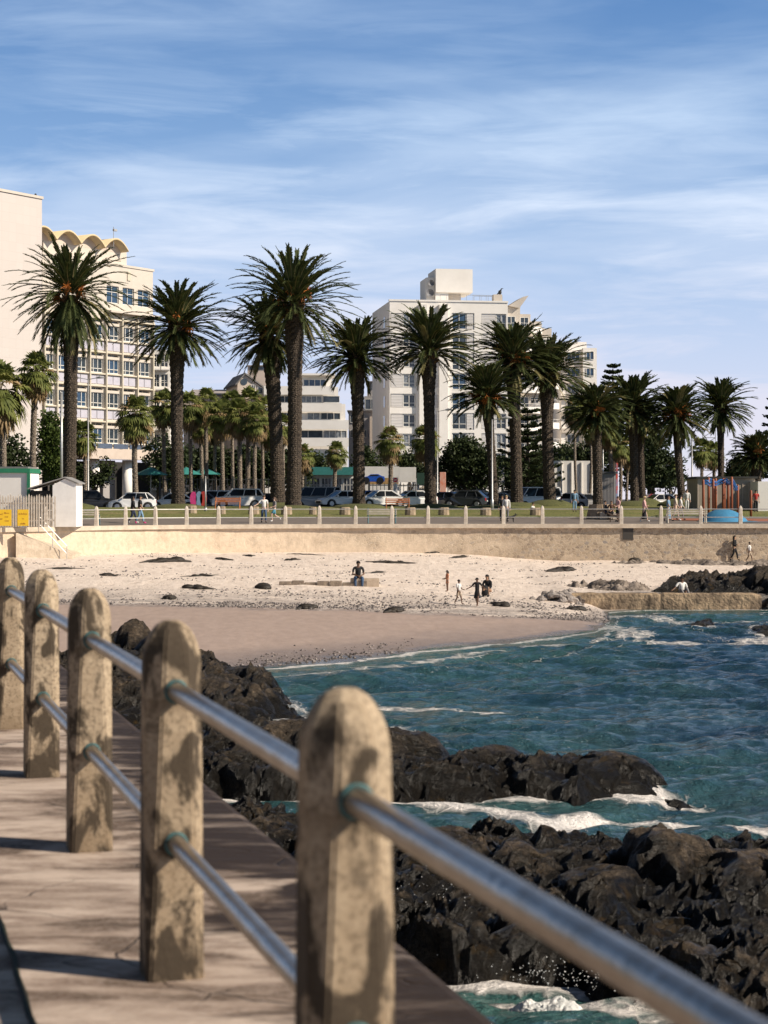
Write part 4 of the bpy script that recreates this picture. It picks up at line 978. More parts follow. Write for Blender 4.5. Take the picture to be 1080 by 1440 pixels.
    for (px,py,rr) in ((606,394,.42),(604.5,408,.52)):
        g=MB(); g.smooth=True; c0=Vector((0,0,0)); 
        vs=[];n=14
        for k in range(4):
            q=rr*k/3; 
            for j in range(n): vs.append((q*math.cos(2*PI*j/n),-.25+.25*(1-(k/3)**2)*1.0,q*math.sin(2*PI*j/n)))
        fs=[(k*n+j,k*n+(j+1)%n,(k+1)*n+(j+1)%n,(k+1)*n+j) for k in range(3) for j in range(n)]
        g.add(vs,fs); g.tube([(0,-.1,0),(.5,.6,-.1)],.05,5); g.build('satellite_dish',mat('dish_grey',(.16,.16,.17),.6),r,(f.u(px,3.4),3.4,Z(py)))
    g=MB(); balcony_rail(g,f.u(620),f.u(694),.5,z0,1.0,.8,.03); balcony_rail(g,f.u(672),f.u(712),2.5,z0,1.1,.8,.03); g.build('roof_railing',M_frail,r)
    g=MB(); g.box(f.u(697),f.u(709),1.2,2.4,z0,Z(411)); g.build('chimney',M_cream,r)
    g=MB(); g.add([(f.u(718),1,Z(427)),(f.u(738),1,Z(414)),(f.u(746),1,Z(412)),(f.u(733),1,Z(430)),(f.u(718),5,Z(427)),(f.u(738),5,Z(414)),(f.u(746),5,Z(412)),(f.u(733),5,Z(430))],[(0,3,2,1),(4,5,6,7),(0,1,5,4),(1,2,6,5),(2,3,7,6),(3,0,4,7)]); g.build('slanted_skylight',M_cream,r)
    g=MB(); g.box(-.1,uR+.05,-.12,.4,27.4,27.62); g.build('parapet',M_white,r)
    # bird on the chimney
    b=MB(); b.smooth=True; b.ball((0,0,.22),(.16,.12,.2),8,6); b.tube([(.05,0,.33),(.11,0,.48),(.16,0,.55)],[.09,.05,.06],7); b.tube([(.16,0,.56),(.32,0,.54)],[.045,.01],6); b.tube([(-.1,0,.16),(-.32,0,-.02)],[.08,.03],6); b.tube([(.02,.04,.08),(.02,.04,-.02)],.015,4); b.tube([(.02,-.04,.08),(.02,-.04,-.02)],.015,4)
    o=b.build('seagull',mat('bird_dark',(.05,.05,.05),.8),loc=f.P+Vector((f.d[0],f.d[1],0))*f.u(703,1.8)+Vector((-f.d[1],f.d[0],0))*1.8+Vector((0,0,Z(411)+.02))); o.scale=(1.5,1.5,1.5); tag(o,'dark bird perched on the chimney of the white apartment block','bird')
big_block()
def right_wing():
    f=Fac(789,256,1,.1); r=f.root('bay_window_building','cream stepped block with bay windows right of the big white apartment block','building')
    def Z(y): return f.z(812,y)
    b=MB(); b.box(f.u(789),f.u(837),0,12,0,Z(492)); b.box(f.u(795),f.u(827),1,12,Z(492.1),Z(480)); b.box(f.u(818),f.u(837),-1.,-.01,0,Z(490)); b.build('wall',M_white,r)
    for k in range(7):
        y=495+k*23.2; window(r,f.u(797),f.u(815),Z(y+11.5),Z(y),-.04,2,0,.07,M_frame,M_glassb if k<2 else M_glass); window(r,f.u(822),f.u(833),Z(y+11.5),Z(y),-1.05,1,0,.07,M_frame,M_glassb if k<2 else M_glass)
    g=MB(); 
    for k in range(7): y=510+k*23.2; g.box(f.u(789),f.u(817.8),-.45,-.06,Z(y+6),Z(y))
    g.build('sill_bands',M_cream,r)
right_wing()
# ---- low buildings and boards behind the parked cars
def box_thing(name,label,cat,px0,px1,py0,py1,Y,dep,m,extra=None,roof=None,base=None):
    x0,x1=SX(px0,Y),SX(px1,Y); z0,z1=(zg(x0,Y) if base is None else SZ(base,Y)),SZ(py0,Y)
    r=thing(name,label,cat,((x0+x1)/2,Y,z0)); hw=(x1-x0)/2
    b=MB(); b.box(-hw,hw,0,dep,0,z1-z0); b.build('wall',m,r)
    if roof: g=MB(); g.box(-hw-.15,hw+.15,-.25,dep+.15,z1-z0+.002,z1-z0+.16); g.build('roof',roof,r)
    def L(px,py): return (SX(px,Y)-(x0+x1)/2,SZ(py,Y)-z0)
    if extra: extra(r,L)
    return r
M_tealroof=mat('teal_fascia',(.04,.22,.20),.6); M_sign=mat('white_panel',(.80,.78,.74),.6,(.70,.68,.64),1)
def ex1(r,L):
    for (a,c) in ((437,450),(452,466),(468,481),(483,497)):
        x0,z0=L(a,692); x1,z1=L(c,672); window(r,x0,x1,max(z0,.1),z1,-.05,2,.5,.07)
    g=MB(); x0,z0=L(432,668); x1,z1=L(499,657); g.box(x0,x1,-1.2,-.02,z0,z1); g.build('fascia',M_tealroof,r)
box_thing('showroom','low showroom with teal fascia and wide windows behind the parked cars','building',430,502,660,700,205,10,M_white,ex1,M_roof)
def blue_board():
    Y=186; r=thing('car_billboard','white billboard showing a bright blue car, behind the parked white cars','billboard',(SX(535,Y),Y,zg(SX(535,Y),Y)))
    z0=zg(SX(535,Y),Y); hw=(SX(560,Y)-SX(507,Y))/2; b=MB(); b.box(-hw,hw,0,.25,SZ(690,Y)-z0,SZ(656,Y)-z0); b.build('board',M_sign,r)
    b=MB(); b.box(-hw+.1,hw-.1,-.012,-.004,SZ(681,Y)-z0,SZ(672,Y)-z0); b.build('printed_ground',mat('print_ground',(.60,.30,.14),.7,(.25,.22,.08),3),r)
    c=-.72; zc=SZ(677.5,Y)-z0; s=.58
    pts=[(-1.95,.05),(-1.98,.55),(-1.8,.80),(-1.0,.95),(-.45,1.32),(.85,1.34),(1.5,1.0),(1.95,.92),(2.0,.3),(1.9,.05)]
    b=MB(); v=[(c+x*s,y,zc+z*s) for y in (-.03,-.014) for x,z in pts]; n=len(pts); b.add(v,[tuple(range(n)),tuple(range(2*n-1,n-1,-1))]+[(i,i+n,(i+1)%n+n,(i+1)%n) for i in range(n)]); b.build('printed_car',mat('print_blue',(.01,.12,.62),.5,(.01,.06,.35),4),r)
    b=MB()
    for x in (-1.25,1.2): b.tube([(c+x*s,-.045,zc+.12),(c+x*s,-.031,zc+.12)],.36,14)
    b.add([(c+x*s,-.036,zc+z*s) for x,z in ((-.85,.95),(-.4,1.24),(.7,1.25),(1.1,1.0))],[(0,1,2,3)]); b.build('printed_details',mat('print_black',(.01,.01,.012),.5),r)
blue_board()
def simple_sign(px0,px1,py0,py1,Y,name,label,cat,m,legs=True,m2=None):
    x0,x1=SX(px0,Y),SX(px1,Y); xc=(x0+x1)/2; z=zg(xc,Y); r=thing(name,label,cat,(xc,Y,z)); hw=(x1-x0)/2
    b=MB(); b.box(-hw,hw,0,.12,SZ(py1,Y)-z,SZ(py0,Y)-z); b.build('panel',m,r,bevel=.02)
    if legs:
        for s in (-1,1): g=MB(); g.cyl(s*hw*.8,.18,0,SZ(py1,Y)-z+.1,.05,n=6); g.build('leg',M_frail,r)
    return r
r=simple_sign(561,585,657,678,180,'white_signboard','blank pale signboard right of the blue car billboard','sign',M_sign)
b=MB()
for i,wd in enumerate((.10,.07,.12,.05,.09,.08,.11,.06)): b.box(-.62+i*.155,-.62+i*.155+wd,-.012,-.003,2.22-.0,2.30)
b.build('faint_lettering',mat('letter_grey',(.45,.45,.46),.7),r)
simple_sign(586,598,665,682,179,'green_signboard','small dark green board left of the sixth tall palm','sign',mat('dark_green_board',(.02,.06,.04),.6))
simple_sign(629,640,655,690,186,'tall_banner','tall pale banner standing beside the round dark tree','banner',mat('banner_grey',(.52,.50,.50),.7,(.40,.38,.38),1.5))
simple_sign(701,709,657,682,186,'tall_banner','narrow pale banner behind the two leaning palms','banner',mat('banner_grey',(.5,.5,.5)))
simple_sign(617,622,664,688,182,'slim_banner','slim pale banner with orange edge left of the lamp post','banner',M_sign)
simple_sign(618.5,627,664,692,178,'price_pillar','orange and white roadside pillar between the round tree and the lamp post','sign',mat('orange_board',(.70,.16,.06),.6,(.75,.60,.50),1.4))
simple_sign(652,660,662,668,182,'flag_panel','small red white and blue panel beside the tall banner','sign',mat('flag_red',(.60,.08,.06),.6,(.7,.65,.6),3)) if 0 else None
r=simple_sign(617.5,626,660,676,188.5,'patterned_poster','small red and blue poster on the forecourt left of the tall banner','poster',mat('poster_mix',(.60,.07,.05),.6,(.08,.12,.35),3,contrast=.05))
r.location.x=SX(621-0,188.5)-.0
# round road sign
def roadsign(px,Y,py,label,col):
    x=SX(px,Y); z=zg(x,Y); r=thing('road_sign',label,'road sign',(x,Y,z)); b=MB(); b.cyl(0,0,0,SZ(py,Y)-z,.04,n=8); b.build('pole',M_frail,r)
    zz=SZ(py,Y)-z; b=MB(); b.box(-.22,.22,-.06,-.03,zz-.22,zz+.22); b.build('back_plate',M_sign,r); b=MB(); b.tube([(0,-.085,zz),(0,-.065,zz)],.20,18); b.build('disc',mat('sign_red',(.65,.03,.03),.5),r); b=MB(); b.box(-.13,.13,-.1,-.088,zz-.035,zz+.035); b.build('bar',M_sign,r); b=MB(); b.box(-.17,.17,.06,.34,0,zz-.3); b.build('pillar',M_sign,r,bevel=.02)
roadsign(556,158,675,'red no entry disc on a white plate above the parked white cars',0)
# fences behind the cars
def bars_fence(px0,px1,Y,py0,label,m,step=.35,base=None):
    x0,x1=SX(px0,Y),SX(px1,Y); z=zg(x0,Y); h=SZ(py0,Y)-z; r=thing('bar_fence',label,'fence',((x0+x1)/2,Y,z)); b=MB(); hw=(x1-x0)/2; n=int(2*hw/step)
    for i in range(n+1): u=-hw+2*hw*i/n; b.box(u-.03,u+.03,-.03,.03,.05,h)
    b.box(-hw,hw,-.035,-.031,h-.2,h-.12); b.box(-hw,hw,-.035,-.031,.3,.38); b.build('bars',m,r)
    n=max(1,int(2*hw/5))
    for i in range(n+1): u=-hw+2*hw*i/n; g=MB(); g.box(u-.09,u+.09,-.14,-.04,0,h+.15); g.build('post',m,r)
M_dbar=mat('dark_bars',(.03,.035,.035),.6)
bars_fence(225,430,176,672,'long dark bar fence behind the parked cars under the fan palms',M_dbar)
bars_fence(519,600,172,680,'short dark bar fence below the billboard',M_dbar)
def exw(r,L):
    for a in range(int(775),845,14):
        x0,z0=L(a,690); x1,z1=L(a+1.5,650); b=MB(); b.box(x0,x1,-.15,-.005,0,z1); b.build('pilaster',M_white,r)
box_thing('boundary_wall','long white boundary wall behind the ninth palm and the parked vans','wall',768,846,648,700,192,.4,M_white,exw)
def exc(r,L):
    for a in range(845,864,2): x0,z0=L(a,700); b=MB(); b.box(x0,x0+.06,-.06,-.003,.1,L(a,668)[1]); b.build('rib',M_grey,r)
box_thing('grey_kiosk','grey ribbed kiosk with a darker top right of the white wall','kiosk',843,866,666,705,160,4,mat('kiosk_grey',(.30,.31,.32),.6,(.22,.22,.23),2),exc,mat('kiosk_roof',(.10,.10,.11),.6))
simple_sign(866,869,651,703,161,'red_pylon','narrow red edged sign pylon beside the grey kiosk','sign',mat('pylon_red',(.55,.08,.05),.5,(.25,.3,.45),1.2,contrast=.05),False)
def exs(r,L):
    for a in range(981,1060,9):
        x0,z0=L(a,700); x1,z1=L(a+.8,676); b=MB(); b.box(x0,x1,-.04,-.004,0,z1-.2); b.build('wall_joint',M_beige,r)
box_thing('park_restroom','long low beige park building with an overhanging dark flat roof at right','building',981,1062,673,706,143,5,mat('restroom_wall',(.36,.31,.25),.9,(.28,.24,.19),2),exs,mat('dark_flat_roof',(.035,.035,.033),.8))
box_thing('white_block_wall','pale square block wall at the right end of the low park building','wall',1066,1090,677,706,140,3,M_white)
def lattice():
    Y=230; x=SX(997,Y); z1=SZ(604,Y); b=MB()
    for dx in (-.8,.8): b.tube([(dx,0,0),(dx,0,z1)],.05,5)
    n=10
    for i in range(n): a=z1*i/n; c=z1*(i+1)/n; b.tube([(-.8,0,a),(.8,0,c)],.04,4); b.tube([(-.8,0,c),(.8,0,c)],.04,4)
    o=b.build('lattice_mast',M_frail,loc=(x,Y,0)); tag(o,'thin metal lattice mast behind the two rightmost palms','mast')
lattice()
# ================================================================ palms and trees
def leafmat(name,c1,c2,c3,trans=.25,scale=1.2):
    g=G(name); o=g.obj(); n=g.noise(o,scale,3,.6); n2=g.noise(o,9,2)
    c=g.ramp(n,[(.3,c1),(.5,c2),(.72,c3)]); c=g.mix(g.math('MULTIPLY',n2,.5),c,c1)
    g.L.new(c,g.b.inputs['Base Color']); g.b.inputs['Roughness'].default_value=.62; g.b.inputs['Specular IOR Level'].default_value=.22
    tr=g.n('ShaderNodeBsdfTranslucent'); g.L.new(c,tr.inputs[0]); mx=g.n('ShaderNodeMixShader'); mx.inputs[0].default_value=trans
    g.L.new(g.b.outputs[0],mx.inputs[1]); g.L.new(tr.outputs[0],mx.inputs[2]); g.L.new(mx.outputs[0],g.N['Material Output'].inputs[0]); return g.m
M_fr=leafmat('frond_green',(.032,.044,.015),(.068,.086,.028),(.135,.150,.052),.22)
M_fr2=leafmat('frond_yellowing',(.12,.11,.04),(.24,.21,.09),(.34,.29,.14),.2)
M_rach=mat('frond_stalk',(.34,.28,.12),.7,(.20,.17,.08),3)
M_fan=leafmat('fan_green',(.07,.095,.025),(.20,.225,.06),(.40,.38,.13),.35)
M_fand=leafmat('fan_dead',(.14,.095,.045),(.32,.22,.11),(.48,.35,.18),.2)
M_boss=mat('leaf_base_brown',(.20,.11,.045),.9,(.07,.040,.020),7,bump=.6)
M_fruit=mat('date_orange',(.62,.20,.03),.6,(.34,.11,.02),6)
def mat_trunk(name,c1,c2,sc_=(1,1,1)):
    g=G(name); o=g.obj(); p=g.mapping(o,(1,1,1.15)); v=g.vor(p,5.2,'F1',.55); e=g.vor(p,5.2,'DISTANCE_TO_EDGE',.55); n=g.noise(o,3,6,.7)
    c=g.ramp(n,[(.3,c2),(.7,c1)]); c=g.mix(g.ramp(e.outputs['Distance'],[(.0,.8),(.14,0.)]),c,tuple(x*.25 for x in c2)); g.L.new(c,g.b.inputs['Base Color']); g.b.inputs['Roughness'].default_value=.95
    g.L.new(g.bump(g.math('ADD',e.outputs['Distance'],g.math('MULTIPLY',n,.3)),1,.12),g.b.inputs['Normal']); return g.m
M_trunk=mat_trunk('palm_trunk_bark',(.105,.078,.055),(.040,.029,.021)); M_ftrunk=mat_trunk('fan_palm_bark',(.36,.30,.235),(.16,.125,.095)); M_bark=mat('tree_bark',(.10,.075,.055),.95,(.05,.038,.028),5,bump=.6)
M_mound=mat('mound_grass',(.13,.13,.04),.95,(.05,.06,.02),6,bump=.6)
def frond(V,Fc,MI,rs,C,az,el0,L,droop,mi,n=34,w=.5,lw=.060,twist=0):
    """one feather frond; triangles"""
    pts=[];p=Vector(C); ca,sa=math.cos(az),math.sin(az); azc=az
    for i in range(n+1):
        s=i/n; el=el0-droop*s**1.5; azc+=twist/n; d=Vector((math.cos(el)*math.cos(azc),math.cos(el)*math.sin(azc),math.sin(el))); pts.append((p.copy(),d)); p=p+d*(L/n)
    # rachis strip
    base=len(V)
    for i,(q,d) in enumerate(pts):
        b=d.cross(Vector((0,0,1))); b=b.normalized() if b.length>.05 else Vector((-sa,ca,0)); t=.045*(1-i/n)+.008; V.append(q+b*t); V.append(q-b*t)
    for i in range(n): a=base+2*i; Fc.append((a,a+1,a+3)); Fc.append((a,a+3,a+2)); MI.extend((2,2))
    for i in range(1,n):
        s=i/n; q,d=pts[i]; b=d.cross(Vector((0,0,1))); b=b.normalized() if b.length>.05 else Vector((-sa,ca,0)); nn=b.cross(d).normalized()
        if s<.12: continue
        ll=w*(math.sin(PI*(s*.62+.18))**.5)*rs.uniform(.85,1.1); fw=1.05+.5*s
        for sd in (-1,1):
            v=(b*sd*(1-.28*s)+d*fw+nn*(rs.choice((.42,.20))+rs.uniform(-.08,.08))).normalized()
            e=q+v*ll+Vector((0,0,-.14*ll)); k=len(V); h=d*(lw*.5)
            V.append(q-h); V.append(q+h); V.append(q+v*ll*.55+d*lw*.55); V.append(e); Fc.append((k,k+1,k+2)); Fc.append((k,k+2,k+3)); MI.extend((mi,mi))
def tri_obj(name,V,Fc,MI,mats,parent,smooth=False):
    me=npmesh(name,[tuple(v) for v in V],Fc,mats,smooth); me.polygons.foreach_set('material_index',np.array(MI,dtype=np.int32)); return linkobj(name,me,parent)
def trunk_mesh(b,p0,p1,r,prof,n=12,step=.22,seed=0,bend=0):
    H=(p1-p0).length; m=max(6,int(H/step)); vs=[];rnd=random.Random(seed)
    for i in range(m+1):
        t=i/m; c=p0.lerp(p1,t)+Vector((bend*math.sin(PI*t),0,0)); rr=r*np.interp(t,[a for a,_ in prof],[q for _,q in prof])
        for k in range(n):
            an=2*PI*(k+(i%2)*.5)/n; q=rr*(1+(.07 if (i+k)%2 else -.05)+rnd.uniform(-.03,.03)); vs.append((c.x+q*math.cos(an),c.y+q*math.sin(an),c.z))
    fs=[(i*n+k,i*n+(k+1)%n,(i+1)*n+(k+1)%n,(i+1)*n+k) for i in range(m) for k in range(n)]; b.add(vs,fs)
def canary(pxb,pxt,cy,rad,tw,Y,seed,label,full=1.0,up=.0,fruit=1,low=-42,nf=96,pyb=708):
    rs=random.Random(seed); x=SX(pxb,Y); z0=zg(x,Y); zb_=max(z0,SZ(pyb,Y)); root=thing('date_palm',label,'palm tree',(x,Y,z0),0,'tall feather palms in a row on the lawn')
    xt=SX(pxt,Y)-x; zc=SZ(cy,Y)-z0; L=rad*Y/F*1.15; r=tw*Y/F/2
    b=MB(); b.smooth=False; top=Vector((xt,0,zc-.15)); trunk_mesh(b,Vector((0,0,-.2)),top,r,[(0,1.18),(.06,1.0),(.35,.88),(.65,.92),(.76,1.02),(.84,1.20),(.94,1.34),(1,.9)],seed=seed,bend=rs.uniform(-.15,.15)); b.build('trunk',M_trunk,root)
    if zb_-z0>.1:
        g=MB(); g.smooth=True; g.tube([(0,0,-.3),(0,0,(zb_-z0)*.45),(0,0,(zb_-z0)*.85),(0,0,zb_-z0)],[2.9,1.9,1.1,.3],20); g.build('root_mound',M_mound,root)
    g=MB(); g.smooth=False
    C=Vector((xt,0,zc)); 
    for i in range(70):   # stubs of cut fronds below the crown
        az=rs.uniform(0,2*PI); h=rs.uniform(-1.5,.2); q=C+Vector((math.cos(az)*r*.9,math.sin(az)*r*.9,h)); e=q+Vector((math.cos(az)*.34,math.sin(az)*.34,.38)); g.tube([q,e],[.09,.05],4)
    g.build('leaf_bases',M_boss,root)
    V=[];Fc=[];MI=[]
    for i in range(7): az=rs.uniform(0,2*PI); frond(V,Fc,MI,rs,C+Vector((math.cos(az)*r,math.sin(az)*r,-.7)),az,R(rs.uniform(-40,-70)),L*rs.uniform(.45,.7),R(20),1,22,.32,.11)
    n=int(nf*full*1.6)
    for i in range(n):
        t=(i+.5)/n; el=R(lerp(84,low+16,t**.86)+rs.gauss(0,6)); az=i*2.39996+rs.gauss(0,.12)
        LL=L*rs.uniform(.78,1.08)*lerp(.72,1.0,sm(0,.22,t)); dr=R(lerp(50,54,t)+rs.gauss(0,13))
        dr*=lerp(.95,.78,t)
        if el<R(-5): dr=R(30+rs.gauss(0,8)); LL*=.90
        mi=1 if (rs.random()<.05+.22*max(0,t-.55)) else 0
        frond(V,Fc,MI,rs,C+Vector((math.cos(az)*r*.45,math.sin(az)*r*.45,.35-.9*t)),az,el,LL,dr,mi,32,.50+.06*rs.random(),.19,rs.uniform(-.25,.25))
    tri_obj('crown',V,Fc,MI,[M_fr,M_fr2,M_rach],root)
    for k in range(fruit):
        g=MB(); az=R(-90)+[.0,1.1,-1.2,.6,-.5][k%5]+rs.uniform(-.2,.2); dr=Vector((math.cos(az),math.sin(az),0)); c=C+dr*(r+.55)+Vector((0,0,rs.uniform(-.3,.9)))
        for j in range(46):
            v=Vector((rs.gauss(0,.22),rs.gauss(0,.18),rs.gauss(-.1,.30))); g.tube([c+v*.1+Vector((0,0,.15)),c+v],[.012,.035],4)
            g.ball(c+v,.045,5,3)
        g.build('fruit_cluster',M_fruit,root)
    return root
CP=[ # pxb,pxt,cy,rad,tw,Y,label,low,fruit,pyb
 (95,99,413,80,20,139,'leftmost tall feather palm with orange fruit in front of the office block',-84,3,706),
 (251,250,458,72,19,142,'tall feather palm standing alone between the office block and the fan palm cluster',-48,2,708),
 (391,379,470,62,21,150,'feather palm with its crown just behind and left of the tallest palm',-55,1,706),
 (412,413,425,84,22,143,'tallest feather palm, thick trunk right of its close neighbour',-40,4,710),
 (505,501,500,58,18,150,'shorter feather palm left of the white apartment block',-40,0,708),
 (606,603,490,64,17,150,'feather palm directly in front of the white apartment block',-30,0,708),
 (695,684,556,50,14,149,'low leaning feather palm left of a taller palm before the apartment block',-32,3,710),
 (727,721,504,60,18,153,'feather palm with rusty crown centre, left of the pair before the apartment block',-36,3,706),
 (774,770,522,55,18,156,'feather palm at the right corner of the apartment block',-30,0,702),
 (841,838,578,43,15,143,'feather palm whose trunk rises behind the group of seated people',-48,1,714),
 (893,889,570,46,13,156,'front feather palm of a close pair behind the woman in the sun hat',-45,0,704),
 (905,902,590,36,11,166,'rear feather palm of a close pair, half hidden by the front one',-42,0,700),
 (961,952,582,46,12,155,'leaning feather palm with several orange fruit bunches at right',-55,4,700),
 (1014,1013,572,44,10,170,'rightmost tall feather palm above the low park building',-48,0,690),
 (1064,1064,640,32,15,165,'short feather palm at the right edge behind the park building',-30,1,690)]
for i,(a,b_,cy,rd,tw,Y,lab,low,fr_,pyb) in enumerate(CP): canary(a,b_,cy,rd,tw,Y,20+i,lab,1.0 if rd>50 else .85,0,fr_,low,100,pyb)
def fan(V,Fc,MI,rs,c,az,el,pl,R_,mi,droop=.35,nseg=15):
    d=Vector((math.cos(el)*math.cos(az),math.cos(el)*math.sin(az),math.sin(el))); b=Vector((-math.sin(az),math.cos(az),0)); n=b.cross(d)
    h=c+d*pl+Vector((0,0,-.08*pl)); k=len(V); V.extend([c+b*.014,c-b*.014,h]); Fc.append((k,k+1,k+2)); MI.append(2)
    d2=(d+Vector((0,0,-droop))).normalized(); n=b.cross(d2)
    for i in range(nseg):
        a=R(-100+200*i/(nseg-1)); v=d2*math.cos(a)+b*math.sin(a); l=R_*(.75+.25*math.cos(a*.8))*rs.uniform(.85,1.1); u=n.cross(v).normalized(); wv=.085*R_/.9
        mid=h+v*l*.6+n*rs.uniform(-.05,.05); tip=h+v*l+Vector((0,0,-rs.uniform(.15,.5)*l)); k=len(V)
        V.extend([h,mid+u*wv,mid-u*wv,tip]); Fc.append((k,k+2,k+1)); Fc.append((k+1,k+2,k+3)); MI.extend((mi,mi))
def fanpalm_mesh(seed,skirt=16,nf=44):
    rs=random.Random(seed); V=[];Fc=[];MI=[]
    for i in range(nf):
        t=(i+.5)/nf; fan(V,Fc,MI,rs,Vector((0,0,-.3*t)),i*2.39996+rs.gauss(0,.2),R(lerp(82,-38,t)+rs.gauss(0,7)),rs.uniform(.75,1.1),rs.uniform(.8,1.05),0 if rs.random()>.07*(1+t) else 1,.25+.5*t)
    for i in range(skirt): fan(V,Fc,MI,rs,Vector((0,0,-.45)),rs.uniform(0,2*PI),R(rs.uniform(-78,-50)),rs.uniform(.5,1.0),rs.uniform(.7,1.),1,.5,11)
    me=npmesh('crown',[tuple(v) for v in V],Fc,[M_fan,M_fand,M_rach],False); me.polygons.foreach_set('material_index',np.array(MI,dtype=np.int32)); return me
FM=[fanpalm_mesh(60+i,[34,46,28,54][i]) for i in range(4)]
FP=[(4,1,548,46,9,158,'big fan palm at the left edge with trunk behind the green edged hut'),(47,51,522,34,9,160,'fan palm standing before the blank tower'),(118,117,612,26,6,172,'small fan palm in shade beside the first tall palm trunk'),(192,190,582,32,8,163,'fan palm with ringed trunk in front of the office pilotis'),
 (233,231,570,26,6,182,'fan palm half hidden behind the second tall palm'),(269,266,572,27,6,176,'leftmost fan palm of the cluster'),(283,281,596,22,6,186,'lower fan palm between the first ones of the cluster'),(292,290,566,25,6,180,'pale trunked fan palm second in the cluster'),(304,303,600,20,5,188,'small dark fan palm deep in the cluster'),(314,312,584,27,6,175,'fan palm in the left centre of the cluster'),(327,326,566,22,5,190,'slim high fan palm at the back of the cluster'),(338,337,582,27,7,172,'fan palm in the middle of the cluster with pale lower trunk'),(348,350,566,25,7,180,'fan palm with upright crown right of the cluster middle'),(359,360,590,25,6,171,'front fan palm with hanging dry skirt'),(372,371,575,22,5,186,'high fan palm behind the double palm trunk'),(382,381,604,22,6,178,'fan palm seen left of the double palm trunks'),(399,398,600,20,6,182,'fan palm seen between the double palm trunks'),
 (424,426,640,20,5,186,'low fan palm right of the tallest palm with dry leaves'),(472,473,636,19,6,180,'short fan palm in front of the showroom'),(548,549,620,25,7,168,'short fan palm in front of the car billboard'),(597,598,618,25,6,176,'fan palm behind the tall palm before the apartment block'),
 (812,809,575,22,4,180,'slender fan palm with thin grey trunk before the white boundary wall'),(828,830,604,16,4,190,'small fan palm behind the white boundary wall'),(857,856,606,20,6,172,'fan palm left of the kiosk with dark trunk'),(872,872,625,20,5,182,'fan palm just above the kiosk'),(881,884,640,16,4,186,'small fan palm left of the palm pair'),(985,986,632,21,5,178,'bushy fan palm left above the park building'),(1004,1003,636,19,5,182,'bushy fan palm right above the park building'),(944,945,655,13,4,205,'tiny fan palm far down the road'),(1040,1038,655,15,4,192,'small fan palm right of the last tall palm')]
for i,(a,b_,cy,rd,tw,Y,lab) in enumerate(FP):
    x=SX(a,Y); z0=zg(x,Y); xt=SX(b_,Y)-x; zc=SZ(cy,Y)-z0; root=thing('fan_palm',lab,'fan palm',(x,Y,z0),0,'fan palms along the road')
    b=MB(); trunk_mesh(b,Vector((0,0,-.1)),Vector((xt,0,zc)),tw*Y/F/2,[(0,1.3),(.1,1),(.8,.9),(.9,1.35),(1,1.1)],9,.2,seed=i,bend=random.Random(i).uniform(-.2,.2)); b.build('trunk',M_ftrunk,root)
    o=linkobj('crown',FM[i%4],root); o.location=(xt,0,zc); s=rd*Y/F/1.75; o.scale=(s,s,s); o.rotation_euler.z=i*1.3
def leafcloud(rs,blobs,n,size,mi=0):
    V=[];Fc=[]
    tot=sum(b[3]*b[4]*b[5] for b in blobs)**1.0
    for (x,y,z,rx,ry,rz) in blobs:
        k=int(n*rx*ry*rz/tot)
        ncl=max(4,k//28)
        for c in range(ncl):
            u=rs.gauss(0,1);v=rs.gauss(0,1);w=rs.gauss(0,1); l=math.sqrt(u*u+v*v+w*w)+1e-6; q=rs.random()**.30
            if rs.random()<.1: q*=1.12
            cx,cy,cz=x+rx*q*u/l,y+ry*q*v/l,z+rz*q*w/l; cs=size*rs.uniform(1.3,2.8)
            for j in range(28):
                p=Vector((cx+rs.gauss(0,cs*.5),cy+rs.gauss(0,cs*.5),cz+rs.gauss(0,cs*.4))); a=Vector((rs.gauss(0,1),rs.gauss(0,1),rs.gauss(0,.8))).normalized(); b=a.cross(Vector((rs.gauss(0,1),rs.gauss(0,1),rs.gauss(0,1)))).normalized(); s=size*rs.uniform(.35,.7)
                i0=len(V); V.extend([p-a*s,p+b*s*.6,p+a*s,p-b*s*.6]); Fc.append((i0,i0+1,i0+2,i0+3))
    return V,Fc
M_lfd=leafmat('leaf_dark_green',(.020,.031,.012),(.042,.060,.021),(.09,.11,.038),.2)
M_lfb=leafmat('leaf_bright_green',(.04,.07,.015),(.09,.13,.03),(.16,.20,.05),.3)
M_lfm=leafmat('leaf_mid_green',(.018,.030,.010),(.040,.058,.018),(.075,.095,.03),.2)
def tree(name,label,px,Y,pyt,blobs,n,m,seed,size=.30,cat='tree',group=None,trunkr=.2):
    """blobs in pixels: (px,py,rx,ry)"""
    rs=random.Random(seed); x=SX(px,Y); z0=zg(x,Y); k=Y/F; root=thing(name,label,cat,(x,Y,z0),0,group)
    B=[(SX(bx,Y)-x,rs.uniform(-.15,.15)*rx*k,SZ(by,Y)-z0,rx*k,rx*k*.8,ry*k) for bx,by,rx,ry in blobs]
    V,Fc=leafcloud(rs,B,n,size); me=npmesh('crown',[tuple(v) for v in V],Fc,m,False); linkobj('crown',me,root)
    b=MB(); b.smooth=True; top=max(B,key=lambda q:q[2]); b.tube([(0,0,-.1),(.1,0,top[2]*.4),(top[0]*.4,0,top[2]*.8)],[trunkr*1.3,trunkr,trunkr*.5],8)
    for q in B: b.tube([(.1,0,top[2]*.3),(q[0]*.6,q[1]*.6,lerp(top[2]*.3,q[2],.6)),(q[0],q[1],q[2])],[trunkr*.6,trunkr*.4,.03],6)
    b.build('trunk',M_bark,root)
tree('leafy_tree','bright green leafy tree between the blank tower and the first tall palm',72,168,0,[(72,610,15,24),(64,640,12,22),(80,650,12,22),(70,590,8,12),(76,665,12,14)],5200,M_lfb,1,.30)
